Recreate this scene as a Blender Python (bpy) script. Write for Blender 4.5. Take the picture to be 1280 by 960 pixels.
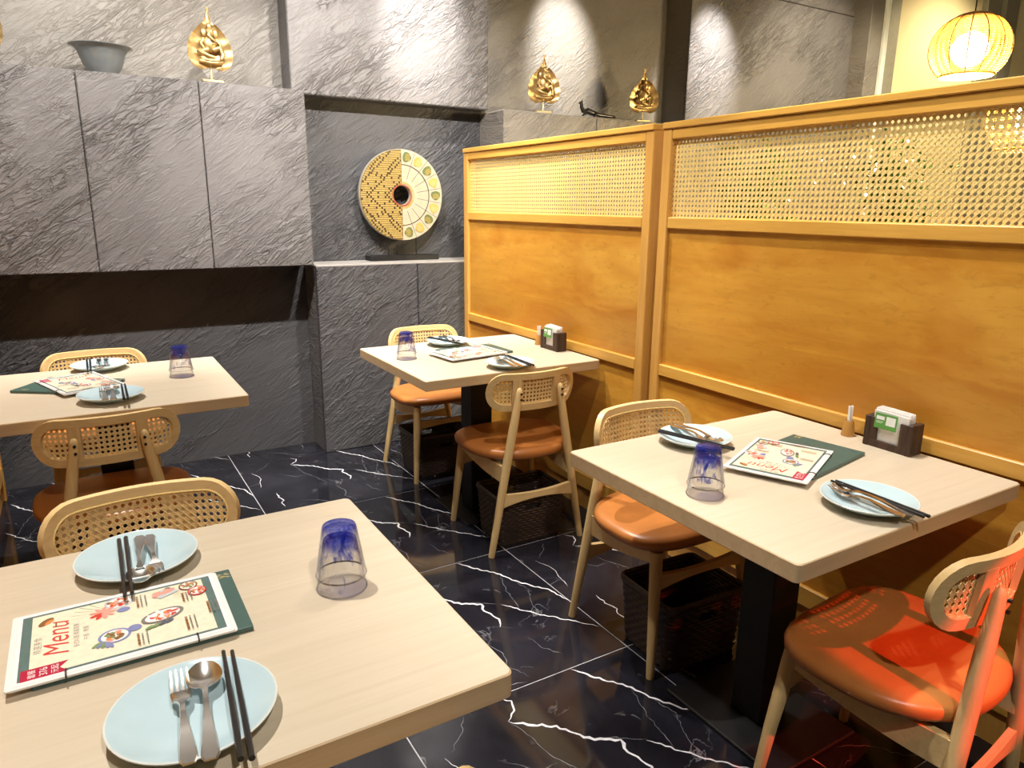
import bpy, bmesh, math, random
from mathutils import Vector, Matrix
random.seed(7)
PI = math.pi
scene = bpy.context.scene
for o in list(bpy.data.objects):
    bpy.data.objects.remove(o)
COL = scene.collection

# ------------------------------------------------------------------ camera
F_PX, YAW, PITCH, ROLL = 896.3, 0.5438, 0.2434, 0.0101
SC = 1.075                              # working units to metres
CAM = Vector((-1.8285, -1.0194, 1.3114)) * SC
fwd = Vector((math.sin(YAW) * math.cos(PITCH), math.cos(YAW) * math.cos(PITCH), -math.sin(PITCH)))
r0 = Vector((math.cos(YAW), -math.sin(YAW), 0))
u0 = r0.cross(fwd)
right = math.cos(ROLL) * r0 + math.sin(ROLL) * u0
upv = -math.sin(ROLL) * r0 + math.cos(ROLL) * u0
cd = bpy.data.cameras.new('camera')
cam = bpy.data.objects.new('camera', cd)
COL.objects.link(cam)
cam.matrix_world = Matrix(((right.x, upv.x, -fwd.x, CAM.x), (right.y, upv.y, -fwd.y, CAM.y),
                           (right.z, upv.z, -fwd.z, CAM.z), (0, 0, 0, 1)))
cd.sensor_width = 36.0
cd.lens = F_PX / 1280 * 36.0
cd.clip_start = 0.05
scene.camera = cam

# ------------------------------------------------------------------ world, lights, exposure
w = bpy.data.worlds.new('world')
scene.world = w
w.use_nodes = True
w.node_tree.nodes['Background'].inputs[0].default_value = (1.0, 0.93, 0.85, 1)
w.node_tree.nodes['Background'].inputs[1].default_value = 0.25
scene.view_settings.view_transform = 'Standard'
scene.view_settings.look = 'None'
scene.view_settings.gamma = 1.0
scene.view_settings.use_curve_mapping = False
scene.view_settings.exposure = 1.3

WARM = (1.0, 0.935, 0.85)
NEUT = (1.0, 0.95, 0.88)
CEIL = 3.18
SPOTS = [  # position, target, watts, cone deg, blend, colour, radius
    # track of spots washing the grey wall
    ((-2.05, 1.30, 2.75), (-2.0, 2.85, 1.45), 66, 86, 0.6, NEUT, 0.025),
    ((-1.15, 1.30, 2.75), (-1.05, 2.85, 1.45), 98, 86, 0.6, NEUT, 0.025),
    ((-0.35, 1.30, 2.75), (-0.25, 2.85, 1.35), 105, 84, 0.6, NEUT, 0.025),
    # downlights over the tables
    ((-1.95, 0.55, 2.95), (-1.80, 0.0, 0.70), 95, 58, 0.5, WARM, 0.03),
    ((-0.45, 0.55, 2.95), (-0.42, 0.05, 0.70), 95, 58, 0.5, WARM, 0.03),
    ((-0.55, 1.95, 2.95), (-0.35, 1.60, 0.70), 130, 60, 0.5, WARM, 0.03),
    ((-1.75, 2.05, 2.95), (-1.75, 1.70, 0.70), 120, 56, 0.5, NEUT, 0.03),
    # wall grazers
    ((-0.16, 2.15, 3.05), (-0.10, 2.81, 2.25), 150, 34, 1.0, NEUT, 0.03),
    ((0.84, 2.30, 3.05), (0.92, 2.97, 2.25), 150, 34, 1.0, NEUT, 0.03),
    ((1.92, 2.10, 3.05), (1.96, 2.73, 2.25), 150, 34, 1.0, NEUT, 0.03),
    ((-1.9, 2.30, 3.05), (-1.85, 2.95, 2.0), 15, 90, 0.8, WARM, 0.03),
    ((4.4, 1.7, 3.05), (4.4, 2.65, 1.9), 60, 110, 0.8, (1.0, .82, .50), 0.05),  # added washer, out of view, to brighten the cream end wall
    ((2.95, 1.65, 3.05), (2.95, 2.70, 2.0), 75, 80, 0.8, (1.0, .86, .62), 0.05),  # second added washer, unseen, lifting the wall bay with warm light
    # front of the partition
    ((-1.0, 0.35, 2.95), (0.0, 0.75, 1.2), 45, 80, 0.6, WARM, 0.04),
    ((-1.1, 1.5, 2.95), (0.0, 1.8, 1.2), 65, 80, 0.6, WARM, 0.04),
    # downlight over the aisle behind the camera
    ((-1.5, -1.8, 2.95), (-1.35, -0.9, 0.0), 85, 104, 0.5, WARM, 0.05),
    # red lamp behind, falling on the turned chair
    ((-0.30, -2.5, 2.05), (-0.36, -0.38, 0.40), 230, 10.5, 0.3, (1.0, 0.07, 0.03), 0.02),
]


def add_spot(i, pos, tgt, watts, cone, blend, col, rad):
    ld = bpy.data.lights.new('spot_light', 'SPOT')
    ld.energy = watts
    ld.spot_size = math.radians(cone)
    ld.spot_blend = blend
    ld.color = col
    ld.shadow_soft_size = rad
    lo = bpy.data.objects.new('spot_light', ld)
    COL.objects.link(lo)
    lo.location = Vector(pos) * SC
    d = Vector(tgt) - Vector(pos)
    lo.rotation_euler = d.to_track_quat('-Z', 'Y').to_euler()
    return lo


for i, s in enumerate(SPOTS):
    add_spot(i, *s)

# ------------------------------------------------------------------ helpers: mesh


class MB:
    def __init__(self):
        self.v, self.f, self.m = [], [], []

    def add(self, verts, faces, mat=0):
        b = len(self.v)
        self.v += [tuple(p) for p in verts]
        self.f += [tuple(b + i for i in f) for f in faces]
        self.m += [mat] * len(faces)
        return self

    def box(self, lo, hi, b=0.0, mat=0):
        (x0, y0, z0), (x1, y1, z1) = lo, hi
        if b <= 0:
            vs = [(x, y, z) for x in (x0, x1) for y in (y0, y1) for z in (z0, z1)]
            fs = [(0, 1, 3, 2), (4, 6, 7, 5), (0, 4, 5, 1), (2, 3, 7, 6), (0, 2, 6, 4), (1, 5, 7, 3)]
            return self.add(vs, fs, mat)
        vs, idx = [], {}
        for sx in (0, 1):
            for sy in (0, 1):
                for sz in (0, 1):
                    X, Y, Z = (x0, x1)[sx], (y0, y1)[sy], (z0, z1)[sz]
                    dx, dy, dz = (b, -b)[sx], (b, -b)[sy], (b, -b)[sz]
                    idx[sx, sy, sz] = len(vs)
                    vs += [(X, Y + dy, Z + dz), (X + dx, Y, Z + dz), (X + dx, Y + dy, Z)]
        fs = []
        g = lambda a, bb, c, k: idx[a, bb, c] + k
        for s in (0, 1):
            q = [g(s, 0, 0, 0), g(s, 1, 0, 0), g(s, 1, 1, 0), g(s, 0, 1, 0)]
            fs.append(q if s else q[::-1])
            q = [g(0, s, 0, 1), g(0, s, 1, 1), g(1, s, 1, 1), g(1, s, 0, 1)]
            fs.append(q if s else q[::-1])
            q = [g(0, 0, s, 2), g(1, 0, s, 2), g(1, 1, s, 2), g(0, 1, s, 2)]
            fs.append(q if s else q[::-1])
        for a in (0, 1):
            for c in (0, 1):
                fs.append([g(a, c, 0, 0), g(a, c, 0, 1), g(a, c, 1, 1), g(a, c, 1, 0)][::(1 if a != c else -1)])
                fs.append([g(a, 0, c, 0), g(a, 0, c, 2), g(a, 1, c, 2), g(a, 1, c, 0)][::(-1 if a != c else 1)])
                fs.append([g(0, a, c, 1), g(0, a, c, 2), g(1, a, c, 2), g(1, a, c, 1)][::(1 if a != c else -1)])
        for k, i in idx.items():
            fs.append((i, i + 1, i + 2) if sum(k) % 2 else (i, i + 2, i + 1))
        return self.add(vs, fs, mat)

    def tube(self, path, radii, n=12, mat=0, closed=False, flat=None, cap=True):
        """round (or flattened) tube along a list of points"""
        P = [Vector(p) for p in path]
        if not hasattr(radii, '__len__'):
            radii = [radii] * len(P)
        vs, fs = [], []
        L = len(P)
        prev = None
        for i, p in enumerate(P):
            if closed:
                t = P[(i + 1) % L] - P[i - 1]
            else:
                t = P[min(i + 1, L - 1)] - P[max(i - 1, 0)]
            t.normalize()
            if prev is None:
                a = Vector((0, 0, 1)) if abs(t.z) < 0.9 else Vector((1, 0, 0))
                nrm = (a - t * a.dot(t)).normalized()
            else:
                nrm = (prev - t * prev.dot(t)).normalized()
            prev = nrm
            bn = t.cross(nrm)
            r = radii[i]
            ra, rb = (r, r) if not hasattr(r, '__len__') else r
            for k in range(n):
                a = 2 * PI * k / n
                vs.append(p + nrm * (math.cos(a) * ra) + bn * (math.sin(a) * rb))
        for i in range(L if closed else L - 1):
            j = (i + 1) % L
            for k in range(n):
                k2 = (k + 1) % n
                fs.append((i * n + k, i * n + k2, j * n + k2, j * n + k))
        if not closed and cap:
            fs.append(tuple(range(n))[::-1])
            fs.append(tuple((L - 1) * n + k for k in range(n)))
        return self.add(vs, fs, mat)

    def lathe(self, prof, n=32, mat=0, c=(0, 0, 0), close=False):
        """profile of (r, z) turned about z"""
        vs, fs = [], []
        rows = []
        for (r, z) in prof:
            if r < 1e-6:
                rows.append([len(vs)])
                vs.append((c[0], c[1], c[2] + z))
            else:
                rows.append(list(range(len(vs), len(vs) + n)))
                vs += [(c[0] + r * math.cos(2 * PI * k / n), c[1] + r * math.sin(2 * PI * k / n), c[2] + z) for k in range(n)]
        R = list(zip(rows[:-1], rows[1:]))
        if close:
            R.append((rows[-1], rows[0]))
        for A, B in R:
            for k in range(n):
                k2 = (k + 1) % n
                if len(A) == 1 and len(B) == 1:
                    continue
                if len(A) == 1:
                    fs.append((A[0], B[k2], B[k]))
                elif len(B) == 1:
                    fs.append((A[k], A[k2], B[0]))
                else:
                    fs.append((A[k], A[k2], B[k2], B[k]))
        return self.add(vs, fs, mat)

    def prism(self, poly, fn, t0, t1, mat=0):
        """extrude 2-D poly; fn(u, v, t) -> xyz"""
        n = len(poly)
        vs = [fn(u, v, t0) for u, v in poly] + [fn(u, v, t1) for u, v in poly]
        fs = [tuple(range(n))[::-1], tuple(range(n, 2 * n))]
        fs += [(k, (k + 1) % n, n + (k + 1) % n, n + k) for k in range(n)]
        return self.add(vs, fs, mat)

    def sweep(self, pts, widths, ups, thick, mat=0):
        """flat bar along y: pts list of y, widths, z heights, thicknesses; centre x list allowed in pts tuples"""
        vs, fs = [], []
        for (x, y), wd, z, th in zip(pts, widths, ups, thick):
            vs += [(x - wd / 2, y, z), (x + wd / 2, y, z), (x + wd / 2 * .8, y, z + th), (x - wd / 2 * .8, y, z + th)]
        for i in range(len(pts) - 1):
            a, b = 4 * i, 4 * i + 4
            for k in range(4):
                k2 = (k + 1) % 4
                fs.append((a + k, a + k2, b + k2, b + k))
        e = 4 * (len(pts) - 1)
        fs += [(3, 2, 1, 0), (e, e + 1, e + 2, e + 3)]
        return self.add(vs, fs, mat)

    def ell(self, c, r, n=14, m=8, mat=0, rot=None):
        vs, fs = [], []
        R = rot or Matrix.Identity(3)
        for j in range(m + 1):
            ph = PI * j / m
            for k in range(n):
                a = 2 * PI * k / n
                p = R @ Vector((r[0] * math.sin(ph) * math.cos(a), r[1] * math.sin(ph) * math.sin(a), r[2] * math.cos(ph)))
                vs.append(p + Vector(c))
        for j in range(m):
            for k in range(n):
                k2 = (k + 1) % n
                fs.append((j * n + k, (j + 1) * n + k, (j + 1) * n + k2, j * n + k2))
        return self.add(vs, fs, mat)

    def mesh(self, name, mats, smooth=False, angle=40):
        me = bpy.data.meshes.new(name)
        me.from_pydata(self.v, [], self.f)
        for mt in (mats if isinstance(mats, (list, tuple)) else [mats]):
            me.materials.append(mt)
        me.polygons.foreach_set('material_index', self.m)
        bm = bmesh.new()
        bm.from_mesh(me)
        bmesh.ops.remove_doubles(bm, verts=bm.verts, dist=1e-6)
        bmesh.ops.recalc_face_normals(bm, faces=bm.faces)
        bm.to_mesh(me)
        bm.free()
        if smooth:
            me.polygons.foreach_set('use_smooth', [True] * len(me.polygons))
            me.set_sharp_from_angle(angle=math.radians(angle))
        me.update()
        return me

    def build(self, name, mats, parent=None, smooth=False, angle=40):
        return link(name, self.mesh(name, mats, smooth, angle), parent)


KW = .9633


def wm(x, y, z):
    """survey coordinates of the back wall to working units"""
    return (-1.8285 + KW * (x + 1.8285), -1.0194 + KW * (y + 1.0194), 1.3114 + KW * (z - 1.3614))


class WMB(MB):
    def mesh(self, *a, **k):
        self.v = [wm(*p) for p in self.v]
        return MB.mesh(self, *a, **k)


def link(name, me, parent=None):
    o = bpy.data.objects.new(name, me)
    COL.objects.link(o)
    if parent:
        o.parent = parent
    return o


def tag(o, label=None, cat=None, group=None, kind=None):
    if label: o['label'] = label
    if cat: o['category'] = cat
    if group: o['group'] = group
    if kind: o['kind'] = kind
    return o


def empty(name, loc=(0, 0, 0), rz=0.0, label=None, cat=None, group=None):
    o = bpy.data.objects.new(name, None)
    COL.objects.link(o)
    o.location = loc
    o.rotation_euler = (0, 0, rz)
    o.empty_display_size = 0.05
    return tag(o, label, cat, group)


def copy_tree(o, parent=None, loc=None, rz=None, label=None, group=None):
    c = o.copy()
    COL.objects.link(c)
    c.parent = parent
    for ch in o.children:
        copy_tree(ch, c)
    if loc is not None: c.location = loc
    if rz is not None: c.rotation_euler = (0, 0, rz)
    if label: c['label'] = label
    if group: c['group'] = group
    return c


def struct(o):
    o['kind'] = 'structure'
    return o


# ------------------------------------------------------------------ helpers: materials
class NT:
    def __init__(self, name):
        self.mat = bpy.data.materials.new(name)
        self.mat.use_nodes = True
        self.t = self.mat.node_tree
        self.b = self.t.nodes['Principled BSDF']
        self.out = self.t.nodes['Material Output']

    def n(self, typ, **kw):
        nd = self.t.nodes.new(typ)
        for k, v in kw.items():
            if k.startswith('i_'):
                key = k[2:]
                key = int(key) if key.isdigit() else key.replace('_', ' ')
                if hasattr(v, 'is_output') or isinstance(v, bpy.types.NodeSocket):
                    self.t.links.new(v, nd.inputs[key])
                else:
                    nd.inputs[key].default_value = v
            else:
                setattr(nd, k, v)
        return nd

    def l(self, a, b):
        self.t.links.new(a, b)

    def coords(self, rot=(0, 0, 0), scale=(1, 1, 1), loc=(0, 0, 0), gen='Object'):
        tc = self.n('ShaderNodeTexCoord')
        mp = self.n('ShaderNodeMapping')
        self.l(tc.outputs[gen], mp.inputs[0])
        mp.inputs['Rotation'].default_value = rot
        mp.inputs['Scale'].default_value = scale
        mp.inputs['Location'].default_value = loc
        return mp.outputs[0]

    def noise(self, vec, scale, detail=4, rough=.55, dist=0, typ='FBM'):
        nd = self.n('ShaderNodeTexNoise')
        nd.noise_type = typ
        self.l(vec, nd.inputs['Vector'])
        nd.inputs['Scale'].default_value = scale
        nd.inputs['Detail'].default_value = detail
        nd.inputs['Roughness'].default_value = rough
        nd.inputs['Distortion'].default_value = dist
        return nd.outputs[0]

    def ramp(self, fac, stops):
        nd = self.n('ShaderNodeValToRGB')
        self.l(fac, nd.inputs[0])
        el = nd.color_ramp.elements
        while len(el) < len(stops):
            el.new(0.5)
        for e, (p, c) in zip(el, stops):
            e.position = p
            e.color = (c, c, c, 1) if not hasattr(c, '__len__') else (*c, 1)
        return nd.outputs[0]

    def math(self, op, a, b=0.0, clamp=False):
        nd = self.n('ShaderNodeMath', operation=op)
        nd.use_clamp = clamp
        for i, x in enumerate((a, b)):
            if isinstance(x, (int, float)):
                nd.inputs[i].default_value = x
            else:
                self.l(x, nd.inputs[i])
        return nd.outputs[0]

    def mix(self, fac, a, b):
        nd = self.n('ShaderNodeMix', data_type='RGBA')
        for s, x in ((nd.inputs[0], fac), (nd.inputs[6], a), (nd.inputs[7], b)):
            if isinstance(x, (int, float)):
                s.default_value = x
            elif isinstance(x, tuple):
                s.default_value = (*x, 1)
            else:
                self.l(x, s)
        return nd.outputs[2]

    def bump(self, h, strength=.3, dist=.01):
        nd = self.n('ShaderNodeBump')
        self.l(h, nd.inputs['Height'])
        nd.inputs['Strength'].default_value = strength
        nd.inputs['Distance'].default_value = dist
        self.l(nd.outputs[0], self.b.inputs['Normal'])

    def set(self, **kw):
        for k, v in kw.items():
            s = self.b.inputs[k.replace('_', ' ')]
            if isinstance(v, (int, float)):
                s.default_value = v
            elif isinstance(v, tuple):
                s.default_value = (*v, 1) if len(v) == 3 else v
            else:
                self.l(v, s)
        return self


def plain(name, col, rough=.5, metal=0.0, spec=.5, var=.08, vs=30, bump=0.0, bs=200):
    """simple procedural material: colour with a little noise variation and grain"""
    t = NT(name)
    c = t.coords()
    nz = t.noise(c, vs, 4)
    t.set(Base_Color=t.mix(t.ramp(nz, [(.3, 0.0), (.7, 1.0)]), tuple(x * (1 - var) for x in col), tuple(min(1, x * (1 + var)) for x in col)),
          Roughness=rough, Metallic=metal, Specular_IOR_Level=spec)
    if bump:
        t.bump(t.noise(c, bs, 3), bump, .002)
    return t.mat


def plaster(name, c0, c1, rough=.52, strength=.75, off=0.0):
    t = NT(name)
    ang = math.radians(38)
    cr = t.coords(rot=(0, ang, 0), loc=(off, off, off))

    def stretch(v, sc):
        mp = t.n('ShaderNodeMapping')
        t.l(v, mp.inputs[0])
        mp.inputs['Scale'].default_value = sc
        return mp.outputs[0]
    cu = stretch(cr, (1.0, 1.0, 3.4))
    cf = t.coords(loc=(off, 0, 0))
    warp = t.noise(stretch(cr, (.6, .6, 1.5)), 2.6, 3, .5, .5)
    mask = t.ramp(warp, [(.42, .16), (.64, 1.0)])

    def crease(vec, sc, det, ds, p):
        nz = t.noise(vec, sc, det, .55, ds)
        a = t.math('SUBTRACT', 1.0, t.math('MULTIPLY', t.math('ABSOLUTE', t.math('SUBTRACT', nz, .5)), 5.0), True)
        return t.math('POWER', a, p)
    c1_ = crease(stretch(cr, (1.0, 1.0, 5.5)), 3.4, 4, .6, 9.0)
    c2_ = crease(stretch(cr, (1.2, 1.2, 4.2)), 8.5, 4, .8, 8.0)
    steps = t.ramp(t.noise(stretch(cr, (1.0, 1.0, 3.0)), 5.5, 6, .6, 1.2), [(.44, 0.0), (.50, .55), (.53, .6), (.60, 1.0)])
    fine = t.noise(cf, 70, 4, .6)
    h = t.math('ADD', t.math('MULTIPLY', t.math('ADD', c1_, t.math('MULTIPLY', c2_, .8)), mask), t.math('MULTIPLY', t.math('MULTIPLY', steps, mask), .55))
    h = t.math('ADD', h, t.math('MULTIPLY', steps, .12))
    h = t.math('ADD', h, t.math('MULTIPLY', fine, .06))
    t.bump(h, strength, .0075)
    big = t.noise(cf, 1.7, 4, .6)
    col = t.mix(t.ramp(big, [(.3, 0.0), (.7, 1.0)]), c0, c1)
    specks = t.ramp(t.noise(cu, 30, 3, .5), [(.74, 0.0), (.78, 1.0)])
    col = t.mix(t.math('MULTIPLY', specks, .18), col, (.42, .40, .38))
    t.set(Base_Color=col, Roughness=rough, Specular_IOR_Level=.45)
    return t.mat


def wood(name, c0, c1, axis='Y', scale=1.0, rough=.42, knots=False, stretch=14, contrast=1.0, bump=.08):
    t = NT(name)
    s = {'X': (1, stretch, stretch), 'Y': (stretch, 1, stretch), 'Z': (stretch, stretch, 1)}[axis]
    c = t.coords(scale=tuple(x * scale for x in s))
    g = t.noise(c, 1.6, 6, .6, .9)
    f = t.noise(c, 9.0, 5, .65, .2)
    m = t.math('ADD', t.math('MULTIPLY', g, .65), t.math('MULTIPLY', f, .35))
    k = .16 / contrast
    col = t.mix(t.ramp(m, [(.5 - k, 0.0), (.5 + k, 1.0)]), c0, c1)
    if knots:
        sp = t.n('ShaderNodeSeparateXYZ')
        t.l(t.n('ShaderNodeTexCoord').outputs['Object'], sp.inputs[0])
        wn = t.n('ShaderNodeTexWhiteNoise', noise_dimensions='1D')
        t.l(t.math('FLOOR', t.math('DIVIDE', t.math('ADD', sp.outputs[2], t.math('MULTIPLY', sp.outputs[1], .012)), .128)), wn.inputs['W'])
        col = t.mix(t.math('MULTIPLY', wn.outputs[0], .55), col, tuple(x * .74 for x in c0))
        s2 = {'X': (1.0, 3.2, 3.2), 'Y': (3.2, 1.0, 3.2), 'Z': (3.2, 3.2, 1)}[axis]
        kn = t.noise(t.coords(scale=s2, loc=(3.1, 1.7, .4)), 11, 2, .4, .3)
        col = t.mix(t.ramp(kn, [(.765, 0.0), (.80, .8)]), col, tuple(x * .22 for x in c0))
        bl = t.noise(t.coords(scale=tuple(x * .8 for x in s2)), 1.9, 4, .6, .9)
        col = t.mix(t.ramp(bl, [(.46, 0.0), (.66, .8)]), col, (c0[0] * .82, c0[1] * .66, c0[2] * .5))
        bl2 = t.noise(t.coords(scale=tuple(x * .8 for x in s2), loc=(5, 2, 9)), 1.4, 3, .6, .7)
        col = t.mix(t.ramp(bl2, [(.52, 0.0), (.70, .6)]), col, (c1[0] * 1.05, c1[1] * 1.16, c1[2] * 1.5))
        fig = t.noise(t.coords(scale=tuple(x * 2.2 for x in s2), loc=(1, 7, 3)), 6.0, 3, .6, 1.6)
        col = t.mix(t.ramp(fig, [(.55, 0.0), (.68, .35)]), col, tuple(x * .7 for x in c0))
    t.set(Base_Color=col, Roughness=rough, Specular_IOR_Level=.4)
    t.bump(m, bump, .003)
    return t.mat


def emis(name, col, s):
    t = NT(name)
    nz = t.noise(t.coords(), 6, 2)
    t.set(Base_Color=(.9, .9, .9), Emission_Color=t.mix(nz, col, tuple(min(1, x * 1.04) for x in col)), Emission_Strength=s)
    return t.mat


M = {}
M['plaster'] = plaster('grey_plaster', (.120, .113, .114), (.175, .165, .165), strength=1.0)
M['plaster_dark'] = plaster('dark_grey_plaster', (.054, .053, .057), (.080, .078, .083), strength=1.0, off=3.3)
M['plaster_warm'] = plaster('warm_grey_plaster', (.150, .137, .122), (.205, .188, .168), strength=.7, off=7.1)
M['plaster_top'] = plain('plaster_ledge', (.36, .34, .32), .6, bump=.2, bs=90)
M['pine'] = wood('pine_panel', (.51, .228, .026), (.71, .372, .052), 'Y', .55, .36, True, 9, 1.0)
M['pine_frame'] = wood('pine_frame', (.53, .275, .046), (.69, .39, .082), 'Y', 1.2, .38, False, 16, .9)
M['pine_post'] = wood('pine_post', (.50, .25, .05), (.66, .36, .09), 'Z', 1.2, .38, False, 16, .9)
M['cane'] = plain('woven_cane', (.84, .64, .25), .42, var=.16, vs=120)
M['cane_chair'] = plain('chair_cane', (.78, .57, .26), .45, var=.16, vs=140)
M['ash'] = wood('ash_wood', (.57, .39, .165), (.73, .535, .26), 'Z', 1.0, .40, False, 18, 1.0)
M['ash_x'] = wood('ash_wood_bent', (.60, .415, .18), (.76, .56, .28), 'X', 1.0, .40, False, 18, 1.0)
M['leather'] = plain('tan_leather', (.45, .165, .040), .34, var=.14, vs=9, bump=.12, bs=260)
M['oak'] = wood('oak_laminate', (.55, .465, .345), (.645, .56, .435), 'X', .8, .38, False, 26, .85, .03)
M['oak_edge'] = wood('oak_edge_band', (.47, .335, .185), (.58, .43, .26), 'X', 1.0, .45, False, 22, 1.0, .03)
M['black_metal'] = plain('black_steel', (.012, .012, .013), .45, .3, var=.2, bump=.1, bs=150)
M['celadon'] = plain('celadon_glaze', (.49, .64, .70), .12, var=.05, vs=12)
M['white_glaze'] = plain('rim_glaze', (.74, .77, .74), .15, var=.03)
M['steel'] = plain('cutlery_steel', (.78, .77, .75), .24, 1.0, var=.05)
M['chop'] = plain('black_lacquer', (.018, .018, .02), .3, var=.2)
M['cover'] = plain('green_menu_cover', (.055, .115, .10), .42, var=.08, vs=60, bump=.05)
M['cover_edge'] = plain('menu_cover_edge', (.02, .025, .025), .5)
M['gold_print'] = plain('gold_print', (.62, .52, .25), .35, .5)
M['laminate'] = plain('laminated_paper', (.80, .80, .80), .22, var=.01)
M['ring'] = plain('black_binder_ring', (.01, .01, .012), .4)
M['paper'] = plain('white_paper', (.82, .80, .77), .8, var=.03, vs=40)
M['basket'] = plain('brown_woven_plastic', (.042, .027, .021), .40, var=.25, vs=80)
M['gold'] = plain('antique_gold', (.46, .32, .14), .42, .8, var=.35, vs=30, bump=.15, bs=60)
M['gold_base'] = plain('gold_stand', (.70, .56, .30), .4, .6, var=.2)
M['bowl'] = plain('grey_glazed_bowl', (.13, .14, .145), .13, var=.12, vs=10)
M['bronze'] = plain('dark_bronze', (.045, .042, .04), .33, .7, var=.4, vs=40)
M['tube_steel'] = plain('blackened_rod', (.02, .02, .02), .4, .5)
M['ceiling'] = plain('ceiling_paint', (.34, .31, .28), .9)
M['cream'] = plain('cream_fabric_wall', (.80, .71, .46), .85, var=.04, vs=3)
M['grey_trim'] = plain('grey_metal_trim', (.30, .29, .24), .45, .2)
M['grout'] = plain('grey_grout', (.36, .36, .38), .8)
M['rattan'] = plain('rattan_wire', (.62, .36, .07), .5, var=.15, vs=60)
M['rattan_rib'] = plain('rattan_rib', (.33, .17, .05), .5)
M['globe'] = emis('glowing_globe', (1.0, .93, .78), 7)
M['leaf'] = plain('leaf_green', (.10, .20, .035), .45, var=.4, vs=14)
M['bark'] = plain('plant_stem', (.16, .11, .05), .8)
M['clay'] = plain('plant_pot', (.10, .09, .085), .6)
M['fairy'] = emis('string_bulb', (1.0, .95, .85), 12)
M['lens'] = emis('spot_lens', (1.0, .93, .82), 8)


def marble():
    t = NT('black_marble')
    c = t.coords()
    big = t.noise(c, 3.0, 5, .6, .6)
    col = t.mix(t.ramp(big, [(.35, 0.0), (.75, 1.0)]), (.006, .006, .009), (.022, .022, .030))
    d = t.noise(c, 4.0, 5, .55, 1.0)
    thin = t.math('ABSOLUTE', t.math('SUBTRACT', d, .5))
    v = t.ramp(thin, [(0.0, 1.0), (.010, 0.0)])
    mk = t.ramp(t.noise(c, 6.0, 2, .5), [(.52, 0.0), (.68, .35)])
    col = t.mix(t.math('MULTIPLY', v, mk), col, (.35, .35, .38))
    t.set(Base_Color=col, Roughness=.07, Specular_IOR_Level=.5)
    return t.mat


M['marble'] = marble()
M['vein'] = plain('white_marble_vein', (.62, .62, .66), .10, var=.25, vs=60)
M['vein_thin'] = plain('grey_marble_vein', (.20, .20, .22), .10, var=.4, vs=60)


def glass():
    t = NT('blue_streaked_glass')
    c = t.coords(scale=(1, 1, .35))
    sw = t.noise(c, 38, 3, .55, 2.2)
    tc = t.n('ShaderNodeTexCoord')
    sp = t.n('ShaderNodeSeparateXYZ')
    t.l(tc.outputs['Object'], sp.inputs[0])
    zn = t.math('DIVIDE', sp.outputs[2], .09)
    hi = t.ramp(zn, [(.74, 0.0), (.96, .95)])
    st = t.ramp(sw, [(.60, 0.0), (.70, .85)])
    st = t.math('MULTIPLY', st, t.ramp(zn, [(.05, .0), (.35, .55), (.9, 1.0)]))
    hi = t.math('MULTIPLY', hi, t.ramp(t.noise(c, 55, 3, .6, 1.5), [(.30, .35), (.62, 1.0)]))
    st = t.math('ADD', st, hi, True)
    tint = t.mix(st, (.982, .985, .99), (.16, .22, .80))
    lw2 = t.n('ShaderNodeLayerWeight')
    lw2.inputs[0].default_value = .5
    tint = t.mix(t.math('MULTIPLY', t.math('POWER', lw2.outputs['Facing'], 4.0), .85), tint, (.34, .36, .44))
    tr = t.n('ShaderNodeBsdfTransparent')
    t.l(tint, tr.inputs[0])
    gl = t.n('ShaderNodeBsdfGlossy')
    gl.inputs['Roughness'].default_value = .03
    gl.inputs[0].default_value = (.9, .92, 1, 1)
    lw = t.n('ShaderNodeLayerWeight')
    lw.inputs[0].default_value = .35
    fac = t.math('ADD', t.math('MULTIPLY', t.math('POWER', lw.outputs['Facing'], 3.0), .5), .05, True)
    mx = t.n('ShaderNodeMixShader')
    t.l(fac, mx.inputs[0])
    t.l(tr.outputs[0], mx.inputs[1])
    t.l(gl.outputs[0], mx.inputs[2])
    # a little body colour so the blue streaks read as pigment in the glass
    df = t.n('ShaderNodeBsdfDiffuse')
    df.inputs[0].default_value = (.04, .06, .42, 1)
    mx2 = t.n('ShaderNodeMixShader')
    t.l(t.math('MULTIPLY', st, .22), mx2.inputs[0])
    t.l(mx.outputs[0], mx2.inputs[1])
    t.l(df.outputs[0], mx2.inputs[2])
    t.l(mx2.outputs[0], t.out.inputs[0])
    return t.mat


M['glass'] = glass()

# ------------------------------------------------------------------ the room
X0, X1, Y0 = -4.3, 7.2, -4.6          # extents of the dining room
TS = 0.737                            # tile pitch
GX, GY = -0.510, 1.198                 # a tile corner (right, far)
fl = struct(MB().box((X0, Y0, -.08), (X1, 3.4, -.0015)).build('floor', M['grout']))

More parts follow.
